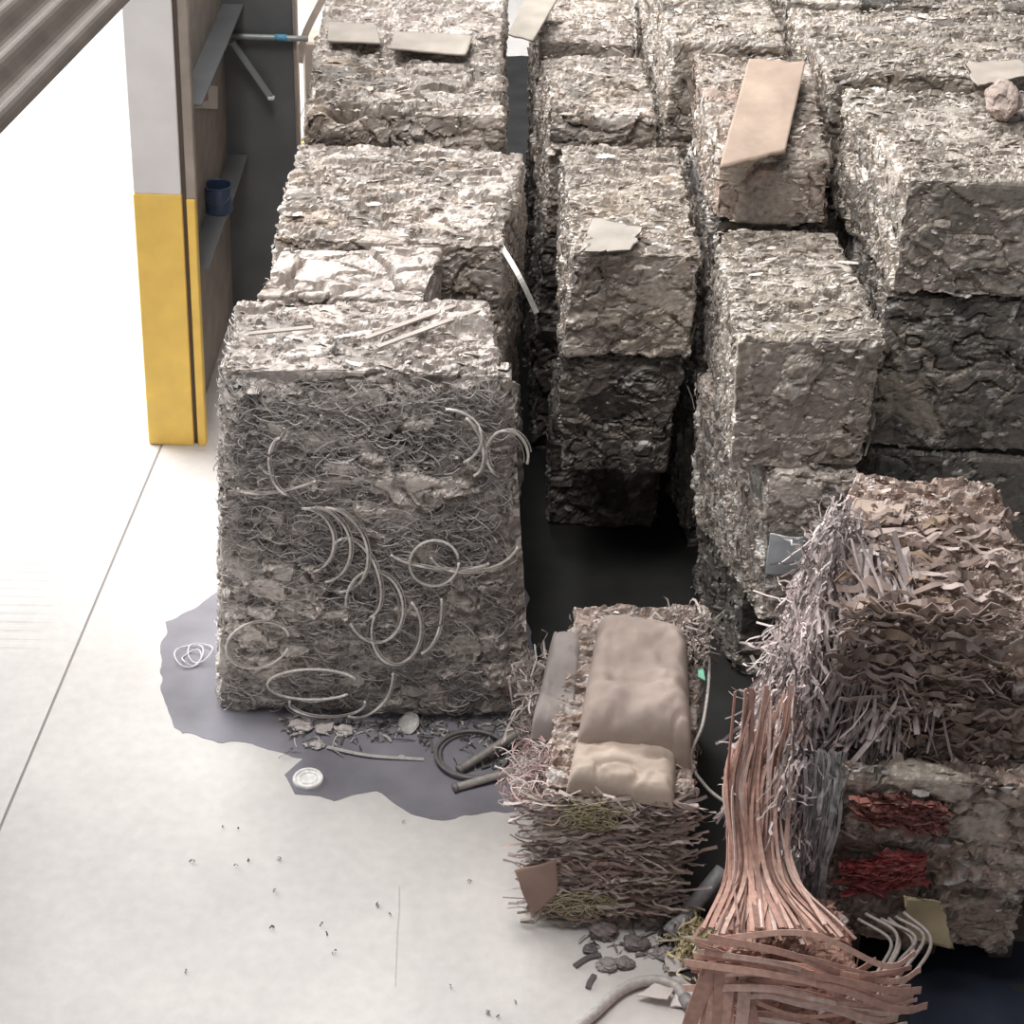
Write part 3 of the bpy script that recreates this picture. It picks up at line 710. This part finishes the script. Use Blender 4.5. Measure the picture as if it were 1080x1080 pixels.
# pinkish wire nest on the left flank, wires along the front
c1 = Cloud(61)
for k in range(330):
    r = c1.r; c = onz(566+r.normal()*13, 815+r.normal()*18, .42+.12*r.random()); rad = .03+.035*r.random(); a = r.random()*6.3; t = np.linspace(a, a+2.5+2*r.random(), 6)
    ax = r.normal(size=3); ax /= np.linalg.norm(ax); b1 = np.cross(ax, [0, 0, 1]); b1 /= np.linalg.norm(b1); b2 = np.cross(ax, b1)
    cl = [(.55, .36, .35), (.60, .50, .48), (.40, .30, .29), (.66, .60, .57)][r.integers(4)]
    c1.strand([c+b1*rad*math.cos(x)+b2*rad*math.sin(x)*.7 for x in t], .0045, cl, .003, 12, True)
for k in range(500):
    r = c1.r; x = .06+.52*r.random(); z = .05+.53*r.random(); p = np.array([x, 5.09-.02*r.random(), z]); L_ = .03+.08*r.random(); d = np.array([1, 0, r.normal()*.4])*L_
    cl = [(.52, .44, .41), (.40, .33, .31), (.66, .58, .55), (.46, .40, .33), (.42, .31, .27), (.3, .25, .23)][r.integers(6)]
    c1.strand([p-d, p+[0, -.01*r.random(), r.normal()*.01], p+d], .006+.01*r.random(), cl, .004, 7)
for k in range(420):     # frayed fringes around the board and down the left flank
    r = c1.r
    if r.random() < .5: px, py, z = 700+45*r.random(), 650+45*r.random(), .66
    else: px, py, z = 548+50*r.random(), 690+90*r.random(), .50-.1*r.random()
    p = onz(px, py, z); cl = [(.40, .33, .30), (.25, .2, .18), (.58, .50, .46), (.50, .44, .42)][r.integers(4)]
    c1.strand([p, p+r.normal(size=3)*.03, p+r.normal(size=3)*.05+[0, 0, -.03]], .004+.006*r.random(), cl, .006, 7)
c1.build('loose_wires', m_fibre, cb)
c2 = Cloud(62)
for k in range(120):
    r = c2.r; p = np.array([.24+.05*r.normal(), 5.07-.01*r.random(), .12+.03*r.normal()+.40*(k % 2)]); a = r.random()*6
    c2.strand([p+.05*np.array([math.cos(a+t), -.1*t*.1, .5*math.sin(a+t)]) for t in (0, 1, 2, 3)], .0045, [(.50, .45, .27), (.40, .36, .24), (.58, .52, .40)][r.integers(3)], .003, 10, True)
o = c2.build('yellow_wires', m_fibre, cb); o['label'] = 'yellowish wires bunched in the front of the bale'
# strap wires on the right flank
b_ = MB(); tube(b_, spline([onz(742, 640, .62), onz(748, 700, .60), ony(742, 760, 5.5), ony(728, 800, 5.3), ony(745, 830, 5.25), ony(770, 850, 5.2)], 30), .006, (.5, .46, .43), 6); b_.build('hanging_wire', m_wire, cb, True)
o = sheet('green_clip', None, None, [onz(736, 714, .63), onz(744, 718, .63), onz(742, 706, .63), onz(736, 706, .63)], (.25, .60, .42), 2, th=.006, res=5, wave=0, ragged=0, parent=cb); o['label'] = 'small green plastic clip'
o = sheet('brown_flap', None, None, [ony(560, 968, 5.06), ony(590, 940, 5.06), ony(588, 905, 5.05), ony(541, 918, 5.05)], (.36, .25, .21), 2, th=.006, res=12, parent=cb, ragged=.02); o['label'] = 'reddish brown flap at the lower left corner'

# ================================================================ RIGHT BALES
rl, HL = bale('lower right bale with torn red plastic film on its front', [(1.03, 4.92), (1.74, 4.86), (1.82, 5.75), (1.08, 5.75)], .14, .88, 71, B=[(1.02, 4.92), (1.66, 4.90), (1.78, 5.75), (1.06, 5.75)],
              name='mixed_bale', pal=BROWN+DARK[:3]+OLIVE[:2], flakes=1900, amp=.024, chunk=.2)
ru, HU = bale('upper right bale of crumpled brown layers with a torn white scrap', [(1.13, 5.10), (1.68, 5.12), (1.58, 5.88), (1.13, 5.90)], .88, [1.36, 1.36, 1.38, 1.38], 72, B=[(1.10, 5.0), (1.80, 5.02), (1.70, 5.85), (1.10, 5.85)],
              name='mixed_bale', pal=BROWN, flakes=2200, amp=.026, chunk=.17)
pal_ = empty('timber_pallet', (1.4, 5.3, 0), 'low dark pallet under the lower right bale', 'pallet')
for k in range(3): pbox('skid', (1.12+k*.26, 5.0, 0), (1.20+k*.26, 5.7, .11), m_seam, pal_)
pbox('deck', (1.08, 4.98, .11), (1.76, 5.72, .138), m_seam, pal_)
for (q, cl, lb, sd, nm) in [([ony(955, 990, 4.84), ony(1010, 998, 4.83), ony(995, 950, 4.83), ony(950, 940, 4.84)], (.46, .38, .25), 'yellowish board scrap', 7, 'board_scrap'),
                        ([ony(940, 835, 4.93), ony(985, 832, 4.92), ony(985, 818, 4.95), ony(950, 822, 4.95)], (.45, .40, .32), 'pale board scrap', 8, 'board_scrap')]:
    o = sheet(nm, None, None, q, cl, sd, th=.006, res=18, wave=.03, ragged=.05, parent=rl); o['label'] = lb
for (x0_, x1_, y0_, y1_, pl_, lb) in [(912, 985, 838, 866, [(.30, .12, .10), (.40, .17, .14), (.22, .10, .09)], 'faded red torn film'), (898, 965, 908, 942, [(.40, .09, .09), (.30, .08, .08), (.46, .16, .15)], 'bright red torn film')]:
    cr_ = Cloud(int(x0_))
    for k in range(170):
        rr_ = cr_.r; u_ = rr_.random(); p = ony(x0_+(x1_-x0_)*u_, y0_+(y1_-y0_)*rr_.random()-10*(u_ if y0_ > 900 else -u_), 4.885-.012*rr_.random()); d = np.array([.03+.03*rr_.random(), 0, .015*rr_.normal()+(.008 if y0_ > 900 else -.008)])
        cr_.strand([p-d, p+[0, -.006, 0], p+d], .012+.016*rr_.random(), pl_[rr_.integers(3)], .004, 7)
    o = cr_.build('red_film', m_fibre, rl); o['label'] = lb
o = lump('white_scrap', None, None, onz(936, 600, 1.20)+[0, -.03, .03], (.05, .03, .04), (.78, .78, .80), 9, parent=ru); o['label'] = 'torn white scrap'
o = sheet('folded_card', None, None, [onz(884, 548, 1.40), onz(955, 550, 1.42), onz(962, 524, 1.42), onz(900, 520, 1.41)], (.47, .37, .31), 17, th=.006, res=18, wave=.03, ragged=.05, parent=ru)
# crumpled brown sheets that make up the upper bale
r = np.random.default_rng(90)
crm = MB()
for k in range(420):
    px = 895+165*r.random(); py = 540+270*r.random(); z = 1.40-.5*max(0, (py-640)/170)
    if py < 640 and r.random() < .62: continue
    if py < 640: p = onz(px, py, 1.390)
    else: p = ony(px, py, 5.07-.05*r.random())
    if py > 640 and p[2] < .80: continue
    L_ = .03+.07*r.random(); w_ = .010+.024*r.random(); n = 9
    t = np.linspace(-1, 1, n)
    d = np.array([1, r.normal()*.25, r.normal()*.12]); upv = np.array([0, .92, .25]) if py < 640 else np.array([0, -.45, .85])
    P = p+d*t[:, None]*L_+np.stack([np.zeros(n), -np.abs(np.sin(t*3+r.random()*6))*.02-.012, np.sin(t*4+r.random()*6)*.014+.01], 1)
    cl = np.array([(.36, .28, .25), (.42, .34, .31), (.28, .21, .18), (.34, .25, .19), (.48, .40, .37), (.20, .15, .13)][r.integers(6)])
    ribbon(crm, P, w_*(.7+.5*np.sin(t*2+r.random()*3)**2), upv+r.normal(size=3)*.3, cl, th=.003)
crm.build('crumpled_sheets', m_board, ru)['kind'] = 'stuff'

# fibrous pale shroud hanging over the left flank of both right bales
sh = empty('fibre_shroud', (1.0, 5.1, 0), 'pale frayed fibre and film hanging down the left side of the right bales', 'shroud')
c3 = Cloud(81)
for k in range(5200):
    r = c3.r; t = r.random()
    # root line from the top edge of the upper bale down; drop direction towards lower left
    path_x = np.array([895, 870, 850, 838, 828, 812]); path_y = np.array([545, 600, 680, 760, 830, 880])
    Ys = np.array([5.55, 5.35, 5.15, 5.02, 4.94, 4.90])
    u = r.random()**.9; s = r.normal()*(.6+.45*math.sin(u*3)); i_ = u*4.6; a_ = int(i_); f_ = i_-a_
    px = path_x[a_]*(1-f_)+path_x[a_+1]*f_ + s*34; py = path_y[a_]*(1-f_)+path_y[a_+1]*f_ + r.normal()*12 + (s*12 if s > 0 else 0)
    Y_ = Ys[a_]*(1-f_)+Ys[a_+1]*f_ - .05*max(0, 1-abs(s)) + .05*r.normal() + .10*abs(s)
    px = max(px, np.interp(py, [545, 610, 680, 740, 800, 860], [868, 842, 816, 798, 776, 770])+14*r.random()**2)
    p = ony(px, py, Y_)
    L_ = .04+.12*r.random()
    d = np.array([-.15+.28*r.normal(), -.30, -1.0+.2*r.normal()]) if r.random() < .85 else r.normal(size=3)
    d = d/np.linalg.norm(d)*L_
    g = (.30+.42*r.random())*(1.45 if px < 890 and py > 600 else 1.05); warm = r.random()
    cl = (g, g*(.91-.07*warm), g*(.90-.08*warm))
    if r.random() < .2: cl = (.20, .17, .165)
    c3.strand([p, p+d*.5+r.normal(size=3)*.008, p+d], .004+.009*r.random()**2, cl, .0035, 7)
c3.build('frayed_strands', m_fibre, sh)
c4 = Cloud(82)
for k in range(90):
    r = c4.r; x0_ = 905+r.normal()*22; 
    pts = [ony(x0_, 610+25*r.normal(), 5.32), ony(x0_+20+12*r.normal(), 690+20*r.normal(), 5.08), ony(x0_-5+25*r.normal(), 790+20*r.normal(), 4.97)]
    g = .34+.3*r.random(); c4.strand(pts, .006+.012*r.random(), (g, g*.86, g*.84), .012, 16)
c4.build('hanging_strips', m_fibre, sh)
# core sheet behind the strands
cf = Cloud(23)
for k in range(150):
    rr_ = cf.r; a_ = rr_.random(); g = .36+.3*rr_.random()
    cf.strand([ony(858+28*a_+4*rr_.normal(), 790+30*rr_.random(), 4.90), ony(852+26*a_+4*rr_.normal(), 870, 4.87), ony(845+16*a_+4*rr_.normal(), 930+22*rr_.random(), 4.86)], .008+.012*rr_.random(), (g, g*.97, g*.98), .006, 14)
o = cf.build('hanging_film', m_fibre, sh); o['label'] = 'long pale film tail'
core = MB()
Hc = np.array([ony(812, 860, 5.0), ony(862, 850, 5.02), ony(880, 830, 5.35), ony(830, 840, 5.35), ony(868, 575, 5.45), ony(925, 590, 5.30), ony(930, 560, 5.6), ony(880, 545, 5.7)])
bale_mesh('matted_core', Hc, 84, sh, pal=[(.40, .36, .34), (.52, .48, .46), (.30, .26, .25), (.60, .56, .55)], res=.012, strata=False, amp=.03, chunk=.1, flakes=900)

# pink copper-coloured strap bundle
pk = empty('strap_bundle', (.9, 4.6, 0), 'bundle of salmon pink flat straps at the bottom centre right', 'bundle')
Hp = np.array([[.60, 4.32, 0], [1.16, 4.34, 0], [1.10, 4.80, 0], [.66, 4.80, 0], [.63, 4.42, .40], [1.12, 4.42, .40], [1.05, 4.80, .46], [.68, 4.80, .46]])
bale_mesh('compressed_core', Hp, 85, pk, pal=[(.40, .22, .17), (.30, .16, .13), (.48, .29, .23), (.22, .13, .11)], res=.010, amp=.018, chunk=.12, flakes=300)
r = np.random.default_rng(44)
PINK = [(.60, .37, .30), (.66, .45, .38), (.46, .27, .22), (.72, .56, .51), (.30, .18, .15)]
def strap(pts, w, C, name='strap', side=(0, .5, 1)):
    b = MB(); P = spline(pts, 22); P[:, 2] = np.maximum(P[:, 2], .008); ribbon(b, P, w, side, C, th=.0035); return b.build(name, m_fibre, pk)
# vertical straps falling from above into the bundle
for k in range(60):
    x0_ = 775+r.random()*65; f_ = (x0_-775)/65
    x1_ = 745+f_*150+r.normal()*10
    Yb = 4.46-.03*r.random()
    strap([ony(x0_+r.normal()*6+14*r.random(), 722+95*r.random(), 4.93), ony(x0_-8+r.normal()*5, 830, 4.86-.03*r.random()), ony(770+f_*65+r.normal()*5, 918, 4.72-.04*r.random()), ony(x1_, 975+22*r.random(), Yb)],
          .006+.012*r.random(), PINK[r.integers(5)], side=(1, .8*r.normal(), 0))
# near-horizontal straps wrapped across the front
for k in range(38):
    f_ = r.random(); y_ = 985+f_*120; x0_ = 742+12*r.normal(); x1_ = 945+15*r.normal()
    dz = 26+18*r.random(); Y_ = 4.34-.04*r.random()
    strap([ony(x0_, y_, Y_+.06), ony((x0_+x1_)/2, y_+dz*.5+14*r.normal(), Y_-.02), ony(x1_-20, y_+dz, Y_), ony(x1_+12, y_+dz-14*r.random(), Y_+.10)], .010+.013*r.random(), PINK[r.integers(4)])
for k in range(12):
    x0_ = 742+55*r.random(); strap([ony(x0_, 1010+25*r.random(), 4.36), ony(x0_-10+15*r.normal(), 1100, 4.28), ony(x0_-20+15*r.normal(), 1180, 4.24)], .03+.02*r.random(), PINK[r.integers(3)], side=(1, 0, 0))
# greyish curved cables at the right of the bundle
for k in range(7):
    b = MB(); x_ = 935+k*6
    tube(b, spline([ony(905+k*8, 962+8*r.random(), 4.80), ony(x_+8+6*r.normal(), 988+5*r.normal(), 4.70), ony(x_-5+8*r.normal(), 1022+8*r.normal(), 4.52), ony(900+r.normal()*20, 1050+k*5, 4.38)], 20), .006, (.42, .37, .35), 6); b.build('cable', m_wire, pk, True)

# dark blue sheet on the floor to the right of the bundle
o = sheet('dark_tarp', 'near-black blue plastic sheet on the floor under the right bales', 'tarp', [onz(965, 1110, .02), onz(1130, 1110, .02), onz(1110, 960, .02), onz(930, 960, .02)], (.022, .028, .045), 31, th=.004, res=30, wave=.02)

# ================================================================ FLOOR STAIN AND DEBRIS
def flat_poly(name, px, z, m, kind=None, label=None, cat=None, seed=0, th=.0015):
    pts = [onz(x, y, 0)[:2] for x, y in px]
    k = len(pts); P = []
    for i in range(k):
        a, b = np.array(pts[i]), np.array(pts[(i+1) % k]); n = max(2, int(np.linalg.norm(b-a)/.02))
        for t in range(n): P.append(a+(b-a)*t/n)
    P = np.array(P); q = np.column_stack([P, np.zeros(len(P))]); P = P+np.stack([fbm(q*7, seed, 3), fbm(q*7+5, seed+1, 3)], 1)*.022
    V = [[*p, z+th] for p in P]+[[*p, z] for p in P]; n = len(P)
    Fc = [tuple(range(n))]+[(i, i+n, (i+1) % n+n, (i+1) % n) for i in range(n)]
    o_ = link_mesh(name, V, Fc, m); tag(o_, label, cat, kind=kind)
    if o_.data.polygons[0].normal.z < 0: o_.data.flip_normals()
    return o_
m_wet = mat('wet_oily_concrete', (.245, .24, .275), .25, noise=(1.7, .6, 1.45))
flat_poly('oil_stain', [(172, 655), (205, 640), (228, 625), (320, 560), (560, 600), (620, 700), (600, 790), (560, 855), (470, 866), (430, 856), (395, 838), (350, 845), (315, 838), (308, 815), (322, 800), (262, 783), (185, 778), (172, 715)], .0005, m_wet, 'stuff',
          'grey violet wet oily stain on the concrete around the wire bale', 'stain', 3)
m_floor_shade = mat('floor_shade', (.020, .020, .020), .6, noise=(6, .7, 1.3))  # near-black colour for shade painted on the floor
flat_poly('floor_shade', [(575, 740), (545, 600), (500, 500), (420, 330), (420, 200), (420, 60), (1060, 60), (1060, 560), (1000, 760), (860, 850), (800, 930), (740, 965), (700, 900), (600, 800)], .0025, m_floor_shade, 'stuff', 'painted black shade covering the floor in the gaps between the bale rows', 'shade', 5)  # shade of the row gaps, painted as a black floor layer
flat_poly('under_bale_shade', [(690, 960), (760, 920), (1090, 860), (1100, 1100), (940, 1100), (760, 1060), (700, 1010)], .001, m_floor_shade, 'stuff', 'painted dark shade on the floor beneath the right bales', 'shade', 6)  # shade under the right bales, painted with the same black

strip_thing('floor_crack', 'fine crack in the concrete below the wet stain', 'crack', [onz(x, y, .0006) for x, y in [(421, 935), (421, 960), (419, 985), (418, 1010), (417, 1040)]], .004, (.44, .42, .41), side=(1, 0, 0), th=.001)
# round lid
p = onz(325, 823, 0)
ld = empty('round_lid', (p[0], p[1], 0), 'round white lid lying alone on the wet concrete', 'lid')
b_ = MB(); lathe(b_, [(.001, .010), (.045, .011), (.048, .016), (.055, .016), (.058, .010), (.058, .002), (.001, .002)], (p[0], p[1], 0), (.88, .87, .86)); b_.build('lid_disc', m_wire, ld)
b_ = MB(); lathe(b_, [(.030, .0105), (.030, .0135), (.035, .0135), (.035, .0105)], (p[0], p[1], 0), (.80, .78, .76)); b_.build('raised_ring', m_wire, ld)
def torus_thing(name, label, cat, px, py, rad, rr, C, z=None, turns=1, ecc=1.0, seed=0, spread=0.0):
    p = onz(px, py, 0); r_ = np.random.default_rng(seed); root = empty(name, (p[0], p[1], 0), label, cat)
    for t_ in range(turns):
        a = np.linspace(0, 2*math.pi, 41)[:-1]; R_ = rad*(1+spread*r_.normal()); o_ = r_.normal(size=2)*spread*rad
        P = np.stack([p[0]+o_[0]+R_*np.cos(a), p[1]+o_[1]+R_*ecc*np.sin(a), np.full(40, rr+.001+t_*rr*1.6)+spread*.05*(1+np.sin(a*2+t_))], 1)
        b = MB(); tube(b, P, rr, C, 6, closed=True); b.build('loop', m_wire, root, True)
torus_thing('coiled_cable', 'dark coiled cable ring on the stained floor beside two rods', 'cable', 500, 800, .135, .008, (.20, .19, .19), turns=2, spread=.04, seed=4)
torus_thing('metal_ring', 'small dark metal ring on the floor under the wire bale', 'ring', 462, 771, .028, .006, (.28, .27, .26))
torus_thing('plastic_loops', 'thin white wire loops lying in the stain left of the wire bale', 'wire', 208, 694, .062, .0028, (.72, .72, .76), turns=3, spread=.22, ecc=1.3, seed=8)
# rods
def rod(name, label, a, b, rad, C):
    b_ = MB(); P0, P1 = onz(*a), onz(*b); d = (P1-P0)/np.linalg.norm(P1-P0)
    root = empty(name, (P0[0], P0[1], 0), label, 'rod')
    tube(b_, spline([P0, P1], 8), rad, C, 10); b_.build('shaft', m_wire, root, True)
    b_ = MB(); tube(b_, spline([P0-d*.004, P0+d*.012], 3), rad*1.15, (.25, .23, .22), 10); b_.build('end_collar', m_wire, root, True)
rod('metal_rod', 'thicker grey rod leaning up towards the centre bale, rear of the two', (484, 812, .02), (560, 764, .10), .017, (.30, .275, .26))
rod('metal_rod', 'pale grey rod lying in front of the coiled cable, nearer of the two', (479, 831, .018), (545, 812, .03), .016, (.42, .39, .37))
strip_thing('metal_strip', 'flat pale strip lying on the stained floor', 'strip', [onz(345, 788, .01), onz(390, 797, .012), onz(447, 801, .006)], .016, (.55, .53, .52), side=(0, 1, 0))
# crumpled foil bits under the wire bale
for (px, py, s_, sd, lb) in [(318, 768, .035, 1, 'crumpled foil scrap at the foot of the wire bale, leftmost of the pieces'), (342, 770, .03, 2, 'crumpled foil scrap at the foot of the wire bale, middle of the pieces'), (362, 773, .028, 3, 'crumpled foil scrap at the foot of the wire bale, rightmost of the pieces'),
                         (334, 788, .022, 4, 'round pale scrap ball just in front of the wire bale'), (535, 744, .03, 7, 'bright pale scrap between the wire bale and the centre bale')]:
    p = onz(px, py, 0); lump('foil_scrap', lb, 'scrap', (p[0], p[1], s_*.5), (s_*1.3, s_, s_*.55), (.60, .55, .53), sd, m_wire, .5, 16)
p = onz(432, 767, 0); o = lump('oval_plate', 'small oval pale plate tilted at the foot of the wire bale', 'plate', (p[0], p[1], .025), (.042, .05, .010), (.58, .56, .54), 5, m_wire, .08, 20); o.rotation_euler = (math.radians(20), math.radians(-15), 0)
# dark rubble around the base of wire bale and in front of the centre bale
r = np.random.default_rng(15)
rub = [(636, 985, .040, (.20, .17, .165)), (670, 998, .034, (.17, .15, .15)), (640, 1020, .028, (.30, .28, .27)), (658, 1018, .026, (.24, .22, .21)), (622, 1003, .02, (.14, .12, .12)), (690, 975, .03, (.36, .33, .31)), (700, 1008, .028, (.28, .25, .25)), (655, 975, .022, (.42, .38, .36))]
pos = ['left of the heap', 'right of the heap', 'front left of the heap', 'front of the heap', 'outermost left', 'behind, by the bale corner', 'beside the curved hose', 'touching the bale front']
for (px, py, s_, cl), q_ in zip(rub, pos):
    p = onz(px, py, 0); o = lump('rubble_lump', 'dark lump of rubble in front of the centre bale, '+q_, 'rubble', (p[0], p[1], s_*.5), (s_*1.3, s_, s_*.6), cl, int(px), m_wire, .4, 14); o['group'] = 'rubble in front of the centre bale'
for (pts, lb) in [([(606, 1019), (620, 1010), (634, 1007)], 'thin dark sliver pointing left from the rubble'), ([(620, 1042), (622, 1036), (627, 1028)], 'short dark sliver on the open floor below the rubble')]:
    strip_thing('dark_sliver', lb, 'sliver', [onz(x, y, .008) for x, y in pts], .018, (.12, .11, .11), side=(0, 1, 0), th=.006)
for (q, lb, cl, sd) in [([(700, 1030), (745, 1018), (742, 1000), (698, 1010)], 'pale scrap of sheet beside the rubble lumps', (.62, .58, .56), 3), ([(705, 1062), (738, 1068), (742, 1040), (712, 1036)], 'white scrap of sheet inside the bend of the hose', (.74, .70, .68), 4), ([(668, 1052), (708, 1060), (712, 1044), (690, 1038)], 'dirty white fold by the hose', (.66, .60, .58), 6)]:
    sheet('sheet_scrap', lb, 'scrap', zq(q, [.012, .012, .03, .03]), cl, sd, th=.005, res=14, wave=.02, ragged=.05)
c5 = Cloud(33)
for k in range(160):
    rr_ = c5.r; p = onz(733+12*rr_.normal(), 992+12*rr_.normal(), .02+.05*rr_.random())
    c5.strand([p, p+rr_.normal(size=3)*.02, p+rr_.normal(size=3)*.035], .008, [(.70, .62, .36), (.76, .70, .54), (.58, .49, .30)][rr_.integers(3)], .004, 7)
o = c5.build('yellow_fibre', m_fibre, None); tag(o, 'tuft of yellow fibre on the floor left of the pink straps', 'fibre')
# curved hose at the bottom and a grey tube behind it
b_ = MB(); hz = empty('rubber_hose', (onz(650, 1060, 0)[0], onz(650, 1060, 0)[1], 0), 'pale grey curved hose at the bottom edge of the picture', 'hose')
hp = spline([onz(590, 1100, .022), onz(625, 1070, .022), onz(655, 1044, .022), onz(685, 1034, .022), onz(712, 1040, .022), onz(728, 1062, .022)], 36)
tube(b_, hp, .019, (.50, .47, .46), 12); b_.build('hose_body', m_wire, hz, True)
b_ = MB(); tube(b_, hp[-4:]+[0, 0, .0], .023, (.3, .28, .28), 12); b_.build('hose_end', m_wire, hz, True)
b_ = MB(); gt = empty('grey_pipe', (onz(720, 960, 0)[0], onz(720, 960, 0)[1], 0), 'grey pipe slanting in the dark gap left of the pink straps', 'pipe')
tube(b_, spline([onz(706, 985, .03), onz(762, 918, .16)], 8), .028, (.40, .40, .42), 14); b_.build('pipe_body', m_wire, gt, True)
b_ = MB(); tube(b_, spline([onz(706, 985, .03), onz(712, 978, .044)], 3), .031, (.32, .32, .33), 14); b_.build('pipe_collar', m_wire, gt, True)
# fine litter along the stained floor
c6 = Cloud(35)
for k in range(520):
    rr_ = c6.r; m_ = rr_.random()
    if m_ < .45: px, py = 300+270*rr_.random(), 758+abs(rr_.normal())*14
    elif m_ < .7: px, py = 540+25*rr_.normal(), 770+40*rr_.random()
    elif m_ < .85: px, py = 680+40*rr_.normal(), 985+20*rr_.normal()
    else: px, py = 100+500*rr_.random(), 860+220*rr_.random()
    if m_ >= .85 and rr_.random() < .75: continue
    p = onz(px, py, .006); g = [.10, .16, .3, .6][rr_.integers(4)]
    L_ = .012+.03*rr_.random() if m_ < .85 else .008
    d = rr_.normal(size=3)*[1, 1, .2]; d = d/np.linalg.norm(d)*L_
    c6.strand([p-d, p+[0, 0, .008], p+d], .004+.007*rr_.random(), (g, g*.94, g*.9), .002, 5)
o = c6.build('floor_litter', m_fibre, None); tag(o, 'fine wire clippings and flakes scattered on the floor', 'litter')
